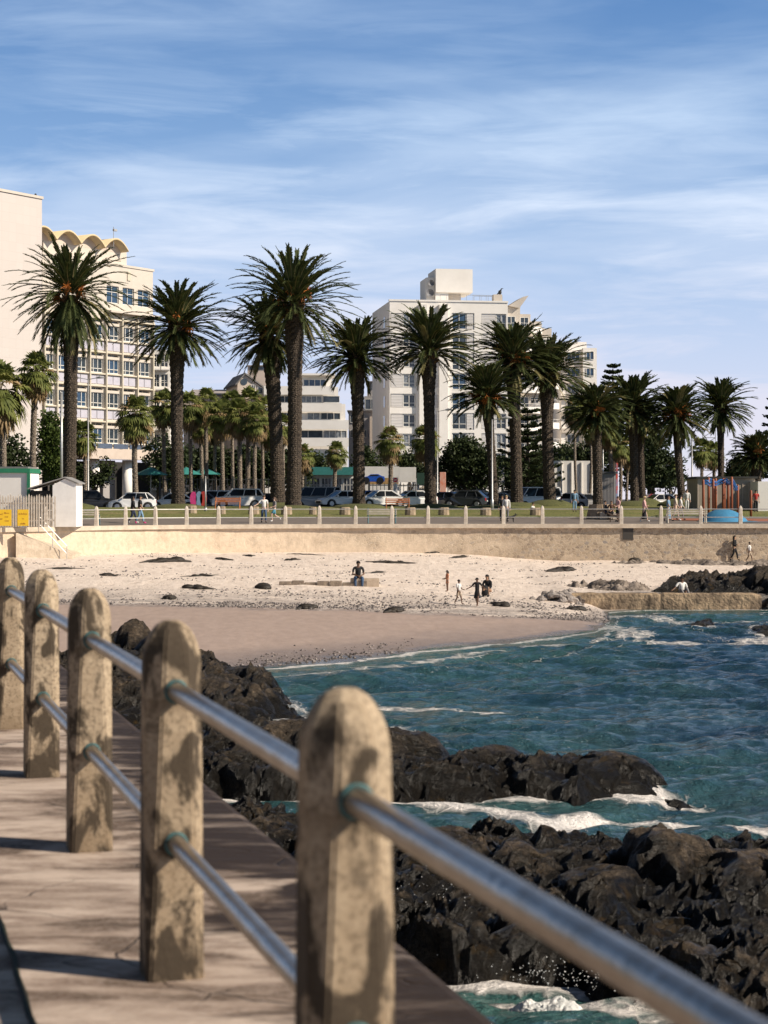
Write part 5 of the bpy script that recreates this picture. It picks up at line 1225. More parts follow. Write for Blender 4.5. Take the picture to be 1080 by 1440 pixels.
tree('round_tree','dense round dark green tree left of the lamp post',655,182,0,[(655,652,34,34),(632,664,24,24),(682,662,24,26),(655,632,24,16)],9500,M_lfd,2,.34,trunkr=.3)
tree('dark_tree','broad dark tree under the layered pine behind the leaning palm',735,196,0,[(735,665,44,26),(770,655,36,26),(705,668,26,22),(790,668,26,22)],9000,M_lfd,3,.36)
tree('dark_tree','tall dark tree mass behind the close palm pair',912,205,0,[(912,648,26,34),(935,660,22,28),(900,668,26,24),(922,625,16,18)],8000,M_lfd,4,.36)
tree('dark_tree','dark foliage behind the office pilotis right side',222,196,0,[(222,640,18,30),(245,650,22,28),(232,668,26,16)],4500,M_lfd,5,.34)
k=0
for (px,w_,top) in ((270,24,632),(300,26,626),(332,26,632),(362,24,628),(392,22,636),(412,20,640)):
    k+=1; tree('shade_tree','dark shade tree under the fan palm cluster, %s'%['behind its left end','behind its second and third trunks','behind its middle','behind its front dry-skirted palm','left of the double palm','between the double palm and the showroom'][k-1],px,203,0,[(px,655,w_,24),(px-8,top+12,w_*.6,14),(px+10,668,w_*.8,18)],3200,M_lfd,10+k,.38)
tree('low_tree','low dark tree right of the showroom roof',500,215,0,[(445,650,22,10),(515,650,18,20),(530,660,12,18)],3600,M_lfm,20,.34)
tree('low_tree','small dark tree between the billboard palm and the tall palm',575,200,0,[(575,652,16,14),(590,660,12,12)],2200,M_lfd,21,.34)
tree('bush','dark shrub row above the white boundary wall',790,210,0,[(800,640,22,14),(830,640,24,16),(770,648,16,12),(855,650,18,16)],5000,M_lfd,22,.36,'shrub')
tree('far_tree','small far tree down the road between the pair and the leaning palm',945,240,0,[(938,672,14,10),(955,676,12,9),(925,668,12,12)],2200,M_lfm,23,.4)
tree('far_tree','dark shrubs at the right edge behind the park building',1060,188,0,[(1045,660,20,14),(1072,650,20,18),(1028,666,14,10)],3800,M_lfd,24,.35)
tree('far_tree','dark leafy tree behind the small pale wall at the left edge',20,186,0,[(10,640,26,34),(35,655,18,24)],3400,M_lfd,25,.35)
tree('garden_shrub','shrubs at the foot of the office block behind the dark van',128,190,0,[(112,668,16,12),(135,674,20,9),(150,660,8,18)],2400,M_lfm,26,.3,'shrub')
# layered araucaria and norfolk pines
def pine(label,px,Y,pyt,pyb,wpx,tiers,seed,m,name='norfolk_pine',dense=34,pybase=700,flat=.12,off=0):
    rs=random.Random(seed); x=SX(px,Y); z0=zg(x,Y); k=Y/F; root=thing(name,label,'pine tree',(x,Y,z0)); zt=SZ(pyt,Y)-z0; zb_=SZ(pyb,Y)-z0
    b=MB(); b.smooth=True; b.tube([(0,0,-.1),(0,0,zt*.5),(0,0,zt)],[.32,.2,.03],8)
    V=[];Fc=[]
    for t in range(tiers):
        f=(t+.5)/tiers; z=lerp(zt,zb_,f); L=wpx*k*(.18+.82*f**.75)
        nb=7
        for j in range(nb):
            az=2*PI*j/nb+t*.6+rs.uniform(-.15,.15); LL=L*rs.uniform(.85,1.08); up=.10; d=Vector((math.cos(az),math.sin(az),0)); sd=Vector((-math.sin(az),math.cos(az),0))
            P=[Vector((0,0,z))+d*LL*s+Vector((0,0,LL*(up*s+.10*s*s))) for s in (0,.33,.66,1)]; b.tube(P,[.07,.05,.035,.015],5)
            nn=int(dense*(.4+.6*f))
            for i in range(nn):
                s=rs.uniform(.12,1.05); c=Vector((0,0,z))+d*LL*s+Vector((0,0,LL*(up*s+.10*s*s))); wv=(1-s)*.28*LL+.22
                for q in range(4):
                    o=sd*rs.uniform(-wv,wv); p=c+o+Vector((0,0,rs.uniform(-flat,flat)+.05)); a=(d*.6+sd*(1 if o.dot(sd)>0 else -1)*.8+Vector((0,0,.35))).normalized()*rs.uniform(.22,.42); w2=a.cross(Vector((rs.gauss(0,1),rs.gauss(0,1),rs.gauss(0,1)))).normalized()*.085; i0=len(V); V.extend([p-a*.5,p+w2,p+a*.6,p-w2]); Fc.append((i0,i0+1,i0+2,i0+3))
    b.build('trunk',M_bark,root); linkobj('crown',npmesh('crown',[tuple(v) for v in V],Fc,m,False),root)
pine('pointed norfolk pine rising behind the palms right of the apartment block',862,196,512,640,38,15,1,M_lfm)
pine('wide layered pine with flat dark branch tiers between the leaning palms',742,188,575,690,58,11,2,M_lfd,dense=44)
pine('norfolk pine cut off by the right edge above the park building',1098,172,548,680,46,11,3,M_lfd)
pine('dark pine standing behind the close palm pair',918,222,604,690,24,9,4,M_lfd)
# ================================================================ cars
M_tyre=mat('tyre',(.02,.02,.02),.85); M_rim=mat('rim',(.45,.45,.46),.35,metal=.8); M_cg=mat('car_glass',(.02,.024,.028),.06,(.012,.014,.017),1); M_trim=mat('black_trim',(.025,.025,.025),.6)
M_hl=mat('headlamp',(.75,.75,.72),.15,(.55,.55,.52),20); M_tl=mat('tail_lamp',(.45,.02,.02),.25); M_plate=mat('plate',(.75,.74,.68),.6)
def paint(name,c): return mat('paint_'+name,c,.32,tuple(x*.9 for x in c),1.0,coat=.5)
P_w=paint('white',(.80,.79,.77)); P_s=paint('silver',(.42,.41,.40)); P_k=paint('black',(.018,.019,.022)); P_n=paint('navy',(.02,.03,.06)); P_g=paint('graphite',(.05,.055,.06)); P_r=paint('red',(.45,.03,.02)); P_b=paint('blue',(.03,.12,.40))
KIND={'sedan':dict(L=4.4,hood=.86,belt=.93,roof=1.42,cab=[(1.02,.0),(.30,1),(-.85,1),(-1.62,.02)],tail=.98,wb=1.32),
 'hatch':dict(L=3.95,hood=.92,belt=.97,roof=1.48,cab=[(1.05,.0),(.38,1),(-1.25,.96),(-1.80,.05)],tail=.98,wb=1.24),
 'suv':dict(L=4.55,hood=1.02,belt=1.10,roof=1.68,cab=[(1.02,.0),(.42,1),(-1.75,.97),(-2.08,.05)],tail=1.10,wb=1.36),
 'van':dict(L=4.6,hood=1.10,belt=1.18,roof=1.95,cab=[(1.60,.0),(.95,1),(-2.12,1),(-2.25,.05)],tail=1.18,wb=1.45),
 'pickup':dict(L=5.0,hood=1.05,belt=1.10,roof=1.72,cab=[(1.0,.0),(.45,1),(-.65,1),(-.95,.02)],tail=1.08,wb=1.55)}
def car(kind,px,Y,ang,p,label,extra=None,dz=0):
    K=KIND[kind]; x=SX(px,Y); root=thing('parked_car',label,'car',(x,Y,zg(x,Y)+.004+dz),R(ang),'cars parked along the road'); h=K['L']/2; wr=.34 if kind in('sedan','hatch') else .38; bl=K['belt']; hd=K['hood']
    def arch(c): return [(c+ (wr+.07)*math.cos(a),.30+(wr+.07)*math.sin(a)) for a in [PI*i/8 for i in range(8,-1,-1)]]
    poly=[(-h+.05,.30),(-h,.55),(-h+.03,K['tail']-.08),(-h+.15,K['tail']),(K['cab'][3][0],bl+.01),(0,bl),(K['cab'][0][0],bl-.01),(h-.35,hd-.08),(h-.08,hd-.22),(h,.50),(h-.04,.28)]
    bot=[]
    for c in (K['wb'],-K['wb']): bot+=[(q[0],q[1]) for q in arch(c)[::-1]]
    poly=poly+[(K['wb']+wr+.12,.24)]+[q for q in bot[:9]]+[(0,.22)]+[q for q in bot[9:]]+[(-K['wb']-wr-.12,.24)]
    def wf(x,z):
        k=1.0
        if abs(x)>h-.5: k*=1-.16*((abs(x)-(h-.5))/.5)**2
        if z>.75: k*=1-.10*((z-.75)/.4)
        return k
    b=MB(); b.prism(poly,-.87,.87,w=wf); b.build('body',p,root,bevel=.03)
    cab=[(cx,bl-.02+cz*(K['roof']-bl)) for cx,cz in K['cab']]; tz=K['roof']
    def wc(x,z): return 1-.24*((z-bl)/(tz-bl))
    b=MB(); b.prism(cab,-.80,.80,w=wc); b.build('cabin_glass',M_cg,root,bevel=.02)
    b=MB(); c=cab; rz=c[1][1]; pl=[(c[1][0]+.10,rz-.04),(c[1][0]-.02,rz+.045),(c[2][0]+.05,c[2][1]+.045),(c[2][0]-.08,c[2][1]-.05)]; b.prism(pl,-.635,.635)
    for s in (-1,1):
        def pil(i,j,t=.05):
            a=Vector((c[i][0],s*.805*wc(0,c[i][1]),c[i][1])); e=Vector((c[j][0],s*.805*wc(0,c[j][1]),c[j][1])); b.tube([a,e],t,5)
        pil(0,1,.04); pil(3,2,.07); b.tube([(c[1][0],s*.805*wc(0,rz),rz),(c[2][0],s*.805*wc(0,c[2][1]),c[2][1])],.045,5)
        for f in ((.45,) if kind!='van' else (.3,.62)):
            xa=lerp(c[0][0],c[3][0],f); xb=lerp(c[1][0],c[2][0],f); b.tube([(xa,s*.81,bl-.02),(xb,s*.81*wc(0,tz),rz)],.035,5)
        if kind in('hatch','suv','van'): b.tube([(lerp(c[0][0],c[3][0],.80),s*.80,bl),(lerp(c[1][0],c[2][0],.86),s*.80*wc(0,tz),rz)],.05,5)
    b.build('roof_frame',p if kind!='pickup' else p,root)
    for sx in (1,-1):
        for sy in (1,-1):
            g=MB(); g.tube([(0,-.11,0),(0,-.09,0),(0,.09,0),(0,.11,0)],[wr*.9,wr,wr,wr*.9],18); w_=g.build('wheel',M_tyre,root,(sx*K['wb'],sy*.77,wr)); g=MB(); g.tube([(0,sy*.112,0),(0,sy*.125,0)],[wr*.62,wr*.58],10); g.build('rim',M_rim,w_)
    for s in (-1,1):
        g=MB(); g.box(-.06,.06,-.17,.17,-.07,.07); g.build('headlight',M_hl,root,(h-.10,s*.56,hd-.30),bevel=.02); g=MB(); g.box(-.04,.04,-.13,.13,-.13,.10); g.build('tail_light',M_tl,root,(-h+.04,s*.60,K['tail']-.22),bevel=.02)
        g=MB(); g.box(-.05,.07,-.09,.09,-.06,.06); g.build('mirror',p,root,(cab[0][0]-.25,s*.93,bl+.06),bevel=.02)
    g=MB(); g.box(h-.03,h+.012,-.45,.45,.36,.56); g.build('grille',M_trim,root); g=MB(); g.box(-h-.015,-h+.01,-.26,.26,.55,.66); g.build('number_plate',M_plate,root)
    return root
car('suv',129,153,12,P_k,'black rounded van like car behind the white shed')
c=car('hatch',186,151,188,P_w,'white hatchback with a green lower stripe facing left behind the first walkers'); b=MB(); b.box(-1.0,1.1,-.895,-.875,.40,.62); b.build('green_stripe',mat('stripe_green',(.04,.30,.14),.5),c)
car('sedan',243,155,185,P_w,'white car half hidden behind the second tall palm')
car('hatch',270,156,200,P_n,'dark blue hatchback beside the colourful boards')
car('suv',297,159,190,P_w,'white station wagon behind the front white crossover')
car('suv',334,155,192,P_w,'white crossover facing left behind the orange bench')
car('sedan',312,157.9,196,P_k,'black car squeezed between two white crossovers') if 0 else None
car('sedan',370,160,178,P_k,'black saloon left of the double palm')
car('pickup',405,163,176,P_g,'dark pickup mostly behind the tall palm trunks')
car('van',443,159,186,P_s,'silver van right of the tallest palm')
car('sedan',481,156,205,P_w,'white saloon facing left just left of the fifth feather palm')
car('suv',508,163,170,P_b,'blue car almost hidden behind the fifth feather palm trunk')
car('sedan',534,156,203,P_w,'white saloon right of the fifth feather palm, behind the bench')
car('sedan',578,157,200,P_w,'white saloon behind the road sign left of the sixth feather palm')
car('sedan',626,159,155,P_n,'navy car seen front three quarter beside the sixth feather palm')
car('hatch',655,158,160,P_g,'graphite hatchback left of the lamp post')
car('hatch',688,161,200,P_s,'silver car behind the lamp post and leaning palm')
car('sedan',668,166,180,P_k,'black car in the second row by the lamp post')
car('suv',713,163,180,P_g,'dark off-roader between the two leaning palms')
car('van',752,161,205,P_w,'white boxy van beside the ninth feather palm')
car('hatch',794,164,195,P_w,'white hatchback before the boundary wall right of the ninth palm')
car('sedan',815,166,190,P_s,'silver saloon left of the kiosk')
car('sedan',926,172,200,P_w,'white car on the road behind the woman in the sun hat')
car('hatch',918,188,190,P_r,'small red car far down the road')
car('suv',974,166,100,P_n,'dark car left of the park building')
car('hatch',950,178,195,P_w,'white hatchback half hidden behind the walkers at right')
car('sedan',944,196,200,P_s,'pale car farthest along the road')
# ================================================================ people
M_skD=mat('skin_dark',(.16,.085,.05),.6,(.12,.062,.037),6); M_skM=mat('skin_mid',(.42,.25,.16),.6,(.34,.20,.12),6); M_skL=mat('skin_light',(.62,.42,.32),.6,(.54,.35,.26),6)
M_hb=mat('hair_black',(.012,.010,.009),.7); M_hbr=mat('hair_brown',(.10,.055,.03),.7); M_hbl=mat('hair_blond',(.50,.36,.18),.7)
CL={}
def cloth(name,c):
    return mat('cloth_'+name,c,.9,tuple(x*.72 for x in c),7,bump=.3,bscale=16)
C_k=cloth('black',(.015,.015,.017)); C_w=cloth('white',(.78,.76,.72)); C_j=cloth('denim',(.06,.11,.20)); C_lb=cloth('light_blue',(.22,.36,.50)); C_o=cloth('orange',(.60,.25,.13)); C_p=cloth('pink',(.70,.42,.40)); C_r=cloth('red',(.50,.05,.04)); C_g=cloth('grey',(.22,.21,.21)); C_t=cloth('teal',(.08,.28,.38)); C_b=cloth('beige',(.48,.38,.28)); C_n=cloth('navy',(.03,.04,.08)); C_br=cloth('brown',(.16,.08,.05)); C_cr=cloth('cream',(.66,.58,.46)); C_pk=cloth('hot_pink',(.70,.06,.25))
def skin_mesh(chains,name,m,extra=None,levels=1):
    """chains: list of lists of (pos,radius); points within 1mm are shared"""
    bm=bmesh.new(); ly=bm.verts.layers.skin.verify(); key={}
    first=None
    for ch in chains:
        prev=None
        for p,r in ch:
            k=(round(p[0],3),round(p[1],3),round(p[2],3))
            v=key.get(k)
            if v is None:
                v=bm.verts.new(p); key[k]=v; v[ly].radius=(r,r) if not hasattr(r,'__len__') else r
                if first is None: first=v; v[ly].use_root=True
            if prev is not None and prev is not v and bm.edges.get((prev,v)) is None: bm.edges.new((prev,v))
            prev=v
    me=bpy.data.meshes.new(name); bm.to_mesh(me); bm.free(); o=bpy.data.objects.new(name,me); COL.objects.link(o)
    sk=o.modifiers.new('s','SKIN'); sk.use_smooth_shade=True; sb=o.modifiers.new('b','SUBSURF'); sb.levels=levels; sb.render_levels=levels
    dg=bpy.context.evaluated_depsgraph_get(); e=o.evaluated_get(dg); m2=bpy.data.meshes.new_from_object(e); bpy.data.objects.remove(o); bpy.data.meshes.remove(me)
    if extra is not None:
        bm=bmesh.new(); bm.from_mesh(m2); t=extra.mesh('t',m); bm.from_mesh(t); bm.to_mesh(m2); bm.free(); bpy.data.meshes.remove(t)
    m2.materials.clear(); m2.materials.append(m); m2.name=name; m2.polygons.foreach_set('material_index',[0]*len(m2.polygons)); m2.polygons.foreach_set('use_smooth',[True]*len(m2.polygons)); return m2
def person(loc,ang,label,H=1.72,pose='stand',skin=M_skM,top=C_k,bottom=C_j,hair=M_hb,long_hair=False,skirt=None,shorts=False,sleeves=.5,hat=None,female=False,arms=None,shoes=C_k,dress=False,bare=False,group=None,lean=0):
    """local frame: faces -Y, x to its left. Everything in units of H"""
    V3=lambda x,y,z:(x*H,y*H,z*H)
    root=thing('person',label,'person',loc,R(ang),group)
    sh=.108 if female else .122; hp=.052
    if pose in('sit','squat','ground'):
        pz={'sit':.30,'squat':.16,'ground':.075}[pose]
    else: pz=.52
    pel=(0,0,pz)
    ln=lean; sit=pose in('sit','squat','ground')
    tl=.29; chx=-math.sin(R(ln))*tl; chz=pz+math.cos(R(ln))*tl
    waist=(0,chx*.35,pz+.10); chest=(0,chx*.8,pz+.215); neckb=(0,chx,chz); neck=(0,chx-.004-.03*math.sin(R(ln)),chz+.035); hc=(0,neck[1]-.012,neck[2]+.075)
    if pose=='stand': L=[[(hp,0,pz-.02),(hp*1.05,.0,.28),(hp,.012,.045),(hp*1.2,-.085,.018)],[(-hp,0,pz-.02),(-hp*1.05,0,.28),(-hp,.012,.045),(-hp*1.2,-.085,.018)]]
    elif pose=='walk': L=[[(hp,0,pz-.02),(hp,-.085,.285),(hp*.9,-.12,.055),(hp,-.205,.035)],[(-hp,0,pz-.02),(-hp,.03,.28),(-hp*.9,.16,.085),(-hp,.12,.025)]]
    elif pose=='run': L=[[(hp,0,pz-.02),(hp,-.14,.31),(hp*.9,-.10,.09),(hp,-.185,.06)],[(-hp,0,pz-.02),(-hp,.04,.28),(-hp*.9,.22,.20),(-hp,.26,.12)]]
    elif pose=='sit': L=[[(hp*1.2,0,pz),(hp*1.9,-.235,pz+.005),(hp*1.7,-.235,.045),(hp*1.9,-.32,.018)],[(-hp*1.2,0,pz),(-hp*1.9,-.235,pz+.005),(-hp*1.7,-.21,.045),(-hp*1.9,-.30,.018)]]
    elif pose=='squat': L=[[(hp*1.2,0,pz),(hp*1.7,-.20,.27),(hp*1.5,-.13,.045),(hp*1.6,-.22,.018)],[(-hp*1.2,0,pz),(-hp*1.7,-.20,.27),(-hp*1.5,-.13,.045),(-hp*1.6,-.22,.018)]]
    else: L=[[(hp*1.2,0,pz),(hp*1.6,-.17,.22),(hp*1.5,-.30,.045),(hp*1.6,-.375,.018)],[(-hp*1.2,0,pz),(-hp*1.9,-.18,.20),(-hp*1.7,-.31,.045),(-hp*1.8,-.38,.018)]]
    sy,sz=neckb[1]+.005,neckb[2]-.018
    def arm(s,a):
        S=(s*sh,sy,sz)
        if a=='down': return [S,(s*(sh+.022),sy+.015,sz-.165),(s*(sh+.018),sy-.03,sz-.315),(0,-.12,-1)]
        if a=='fwd': return [S,(s*(sh+.02),sy-.02,sz-.16),(s*(sh-.02),sy-.15,sz-.20),(0,-1,-.1)]
        if a=='back': return [S,(s*(sh+.02),sy+.06,sz-.155),(s*(sh+.02),sy+.07,sz-.305),(0,.1,-1)]
        if a=='swing': return [S,(s*(sh+.02),sy-.04,sz-.16),(s*(sh+.0),sy-.13,sz-.27),(0,-.5,-.8)]
        if a=='up': return [S,(s*(sh+.06),sy-.07,sz-.12),(s*(sh+.0),sy-.16,sz-.02),(0,-.5,.8)]
        if a=='out': return [S,(s*(sh+.10),sy-.02,sz-.12),(s*(sh+.20),sy-.06,sz-.17),(s*.8,-.2,-.4)]
        if a=='lap': return [S,(s*(sh+.03),sy-.05,sz-.16),(s*.035,sy-.19,sz-.20),(-s*.6,-.7,-.3)]
        if a=='carry': return [S,(s*(sh+.01),sy+.01,sz-.16),(s*.05,sy-.13,sz-.17),(-s*.8,-.5,.1)]
    al,ar=arms or {'stand':('down','down'),'walk':('back','swing'),'run':('fwd','back'),'sit':('lap','lap'),'squat':('fwd','fwd'),'ground':('fwd','fwd')}[pose]
    A=[arm(1,al),arm(-1,ar)]
    cv=lambda pts,rr:[(V3(*p),r*H) for p,r in zip(pts,rr)]
    tw=.058 if female else .066
    spine=cv([pel,waist,chest,neckb,neck],[.062 if female else .060,.052 if female else .058,tw,.040,.028])
    headp=cv([neck,(hc[0],hc[1],hc[2]-.028),(hc[0],hc[1],hc[2]+.018)],[.028,.042,.047])
    ch=[spine,headp]
    for l in L: ch.append([spine[0]]+cv(l,[.050,.034,.021,.018])[0:])
    ex=MB(); ex.smooth=True
    for s,a in zip((1,-1),A):
        ch.append([spine[3]]+cv(a[:3],[.030,.022,.016])); w_=Vector(V3(*a[2])); d=Vector(a[3]).normalized(); sd=d.cross(Vector((0,0,1)))
        if sd.length<.2: sd=Vector((1,0,0))
        sd.normalize(); nrm=sd.cross(d); hl=.105*H
        # palm and five bent fingers
        ex.tube([w_-d*hl*.05,w_+d*hl*.30,w_+d*hl*.52],[.016*H,.022*H,.019*H],8)
        for q,(o,l) in enumerate(((-.75,.38),(-.25,.46),(.25,.43),(.75,.33))):
            b0=w_+d*hl*.48+sd*o*.017*H; b1=b0+d*hl*l*.5+nrm*-.004*H; ex.tube([b0,b1,b1+d*hl*l*.42-nrm*.014*H],[.0062*H,.0056*H,.0046*H],5)
        t0=w_+d*hl*.18+sd*.018*H*s; ex.tube([t0,t0+(d*.6+sd*s*.8)*.022*H,t0+(d*1.4+sd*s*.9)*.026*H],[.0075*H,.0065*H,.005*H],5)
    hx=Vector(V3(*hc)); ex.tube([hx+Vector((0,-.045*H,.008*H)),hx+Vector((0,-.064*H,-.012*H))],[.006*H,.011*H],6)
    for s in (-1,1): ex.ball(hx+Vector((s*.049*H,.004*H,-.004*H)),(.007*H,.012*H,.018*H),6,5)
    linkobj('body',skin_mesh(ch,'body',skin,ex),root)
    g=MB()
    for s in (-1,1): g.ball(hx+Vector((s*.018*H,-.0455*H,.008*H)),(.006*H,.004*H,.004*H),6,4)
    g.tube([hx+Vector((-.014*H,-.046*H,-.027*H)),hx+Vector((.014*H,-.046*H,-.027*H))],.0028*H,4); g.build('face_features',M_hb,root)
    # clothes
    if not bare:
        tch=[cv([(0,0,pz-.0 if not dress else pz-.01),waist,chest,neckb],[.082,.080,.088,.054])]
        for a in A:
            if sleeves>0:
                e=a[1] if sleeves<=.5 else a[2]; pts=[a[0],tuple(lerp(a[0][i],a[1][i],min(1,sleeves*1.6)) for i in range(3))]; rr=[.038,.031]
                if sleeves>.6: pts=[a[0],a[1],tuple(lerp(a[1][i],a[2][i],.92) for i in range(3))]; rr=[.038,.030,.023]
                tch.append([tch[0][3]]+cv(pts,rr))
        linkobj('shirt' if not dress else 'dress_top',skin_mesh(tch,'top',top),root)
    if not skirt:
        bch=[cv([(0,0,pz+.05),(0,0,pz-.005)],[.068,.070])]
        for l in L:
            pts=[l[0],l[1]]; rr=[.057,.045]
            if shorts: pts=[l[0],tuple(lerp(l[0][i],l[1][i],.85) for i in range(3))]; rr=[.058,.050]
            else: pts.append(tuple(lerp(l[1][i],l[2][i],.93) for i in range(3))); rr.append(.030)
            bch.append([bch[0][1]]+cv(pts,rr))
        linkobj('trousers',skin_mesh(bch,'trousers',bottom),root)
    else:
        ln_,fl=skirt; g=MB(); g.smooth=True; kx=(L[0][1][1]+L[1][1][1])/2
        if sit: g.tube([V3(0,.03,pz+.06),V3(0,-.06,pz+.03),V3(0,kx*.9,max(.12,L[0][1][2]-.02)),V3(0,kx-.05,.06)],[.075*H,.095*H,.10*H,.09*H],12)
        else:
            n=14; vs=[]; 
            for i,t in enumerate((0,.25,.5,.75,1)):
                z=pz+.09-ln_*t; r=lerp(.062,fl,t)
                for j in range(n): a=2*PI*j/n; q=r*(1+.07*t*math.sin(a*5+i)); vs.append(V3(q*math.cos(a),q*math.sin(a)*.85,z))
            g.add(vs,[(i*n+j,i*n+(j+1)%n,(i+1)*n+(j+1)%n,(i+1)*n+j) for i in range(4) for j in range(n)]+[tuple(range(n))[::-1]])
        g.build('skirt',bottom,root)
    if shoes:
        for l in L: g=MB(); g.smooth=True; g.tube([V3(*l[2]),V3(lerp(l[2][0],l[3][0],.5),lerp(l[2][1],l[3][1],.5),lerp(l[2][2],l[3][2],.6)),V3(*l[3])],[.024*H,.026*H,.020*H],8); g.build('shoe',shoes,root)
    # hair
    g=MB(); g.smooth=True; hy=hx+Vector((0,.010*H,.014*H)); n,k=12,7; vs=[];fs=[]
    for i in range(k):
        th=PI*.60*i/(k-1)
        for j in range(n):
            ph=2*PI*j/n; fr_=max(0,-math.sin(ph)); th2=th*(1-.38*fr_); r=(.056*H,.060*H,.058*H); vs.append((hy.x+r[0]*math.sin(th2)*math.cos(ph),hy.y+r[1]*math.sin(th2)*math.sin(ph),hy.z+r[2]*math.cos(th2)))
    for i in range(k-1):
        for j in range(n): a=i*n+j; b_=i*n+(j+1)%n; fs.append((a,a+n,b_+n,b_))
    g.add(vs,fs)
    if long_hair: g.tube([hx+Vector((0,.035*H,.02*H)),hx+Vector((0,.052*H,-.05*H)),hx+Vector((0,.062*H,-.14*H))],[.045*H,.045*H,.022*H],9)
    g.build('hair',hair,root)
    if hat: g=MB(); g.smooth=True; g.tube([hx+Vector((0,0,.026*H)),hx+Vector((0,0,.030*H)),hx+Vector((0,0,.034*H)),hx+Vector((0,0,.07*H)),hx+Vector((0,0,.078*H))],[.10*H,.10*H,.058*H,.052*H,.03*H],14); g.build('hat',hat,root)
    return root
def pm(px,d): x=SX(px,d); return (x,d,zg(x,d)+.003)
# on the beach
q=blk; person((q.x-.40,q.y-.05,q.z+.36-.30*1.78+.03),8,'man in a black t-shirt and jeans sitting hunched on the pale block','1' and 1.78,'sit',M_skD,C_k,C_j,shoes=C_w,lean=16,arms=('lap','lap'))
def bp(px,py,H=None): return beach_pt(px,py)
person(bp(629,832),-70,'small child in orange standing apart on the left of the children on the beach',1.02,'stand',M_skD,C_o,C_o,skirt=(.22,.085),shoes=None,female=True,arms=('fwd','fwd'),sleeves=.3,long_hair=True)
person(bp(645,850),50,'child in a grey white top and shorts walking at the pebble edge',1.10,'walk',M_skD,C_w,C_b,shorts=True,shoes=None,arms=('fwd','swing'))
person(bp(671,853),-20,'girl in a dark dress walking with arms out towards the water',1.26,'walk',M_skD,C_k,C_k,skirt=(.32,.12),shoes=None,female=True,arms=('out','out'),sleeves=.5,dress=True)
q=bp(687,838); person((q.x,q.y,q.z-.02),-30,'woman wrapped in black sitting on the sand beside the children',1.66,'squat',M_skM,C_k,C_k,skirt=(.3,.1),long_hair=True,female=True,sleeves=1,arms=('lap','lap'),lean=14)
person(bp(1033,790)+Vector((0,0,.05)),70,'woman in black walking at the wall foot with a child',1.62,'walk',M_skM,C_k,C_k,long_hair=True,female=True,sleeves=1,arms=('carry','carry'))
person(bp(1054,792)+Vector((0,0,.05)),60,'child in white walking behind the woman in black at the wall foot',1.28,'walk',M_skD,C_w,C_b,shorts=True,shoes=None,arms=('swing','back'))
person((SX(958,85.6),85.6,-2.95),20,'person in a white t-shirt sitting behind the low breakwater',1.7,'ground',M_skD,C_w,C_g,shoes=None,arms=('lap','out'),lean=6)
# on the promenade
person(pm(197,113),95,'man in black with pink shoes striding left at the left end of the promenade',1.78,'walk',M_skM,C_k,C_lb,shoes=C_pk)
o=person(pm(187,113.6),95,'dark clad walker just left of the man with pink shoes',1.70,'walk',M_skD,C_k,C_n,sleeves=1,shoes=C_w,female=True,long_hair=True)
person(pm(371,117),15,'man in a white t-shirt and jeans walking beside the jogger',1.80,'walk',M_skL,C_w,C_j,hair=M_hbr,arms=('down','out'))
person(pm(386,117.6),-70,'jogger in grey top and blue shorts with one leg kicked back',1.68,'run',M_skL,C_g,C_t,hair=M_hbr,shorts=True,female=True,shoes=C_w,long_hair=True)
person(pm(712,121),0,'person in a white top and dark trousers standing with a small dog',1.74,'stand',M_skL,C_w,C_g,hair=M_hbl,female=True,sleeves=1)
person(pm(706,122),10,'person in dark jacket beside the one in white with the dog',1.74,'stand',M_skM,C_k,C_k,sleeves=1)
person(pm(808,138),0,'lone person in pale blue standing on the lawn before the slender palm',1.66,'stand',M_skM,C_lb,C_lb,sleeves=1)
person((SX(748,134),134,zg(SX(748,134),134)),60,'person in red and white sitting on the grass',1.6,'ground',M_skM,C_w,C_r,arms=('lap','fwd'),lean=10)
person(pm(906,120),80,'woman with a straw sun hat, pink top and long black skirt walking left',1.70,'walk',M_skL,C_p,C_k,skirt=(.50,.125),hat=mat('straw',(.55,.40,.22),.9),female=True,sleeves=1,hair=M_hbl,arms=('carry','swing'),shoes=C_w)
person(pm(940,121),70,'woman in a long pale blue dress left of two people in white',1.70,'walk',M_skM,C_lb,C_lb,skirt=(.50,.12),female=True,long_hair=True,hair=M_hbr,dress=True)
person(pm(950,122),80,'man in a pale shirt walking between the blue dress and the last walker',1.78,'walk',M_skL,C_cr,C_b,shorts=True,hair=M_hbr,sleeves=.5,shoes=C_w)
person(pm(957,123),85,'woman in white top and dark trousers, rightmost of the three walkers',1.68,'walk',M_skL,C_w,C_g,female=True,long_hair=True,sleeves=1)
person(pm(966,140),0,'person in white standing on the grass behind the long bench',1.66,'stand',M_skL,C_w,C_w,sleeves=1,hair=M_hbr)
person(pm(851,124.2),60,'person in dark clothes sitting on the left side of the stone planter',1.68,'sit',M_skM,C_k,C_n,sleeves=1)
person(pm(860,124.0),-20,'person in brown sitting on the stone planter beside the standing woman',1.66,'sit',M_skM,C_br,C_k,sleeves=1,hair=M_hbr)
person(pm(869,121),-60,'woman in a patterned dark skirt standing at the stone planter with a dog',1.68,'stand',M_skL,C_p,C_k,skirt=(.30,.11),female=True,hair=M_hbr,long_hair=True,arms=('fwd','carry'))
person(pm(1063,138),0,'person in red standing at the corner of the park building',1.66,'stand',M_skM,C_r,C_k)
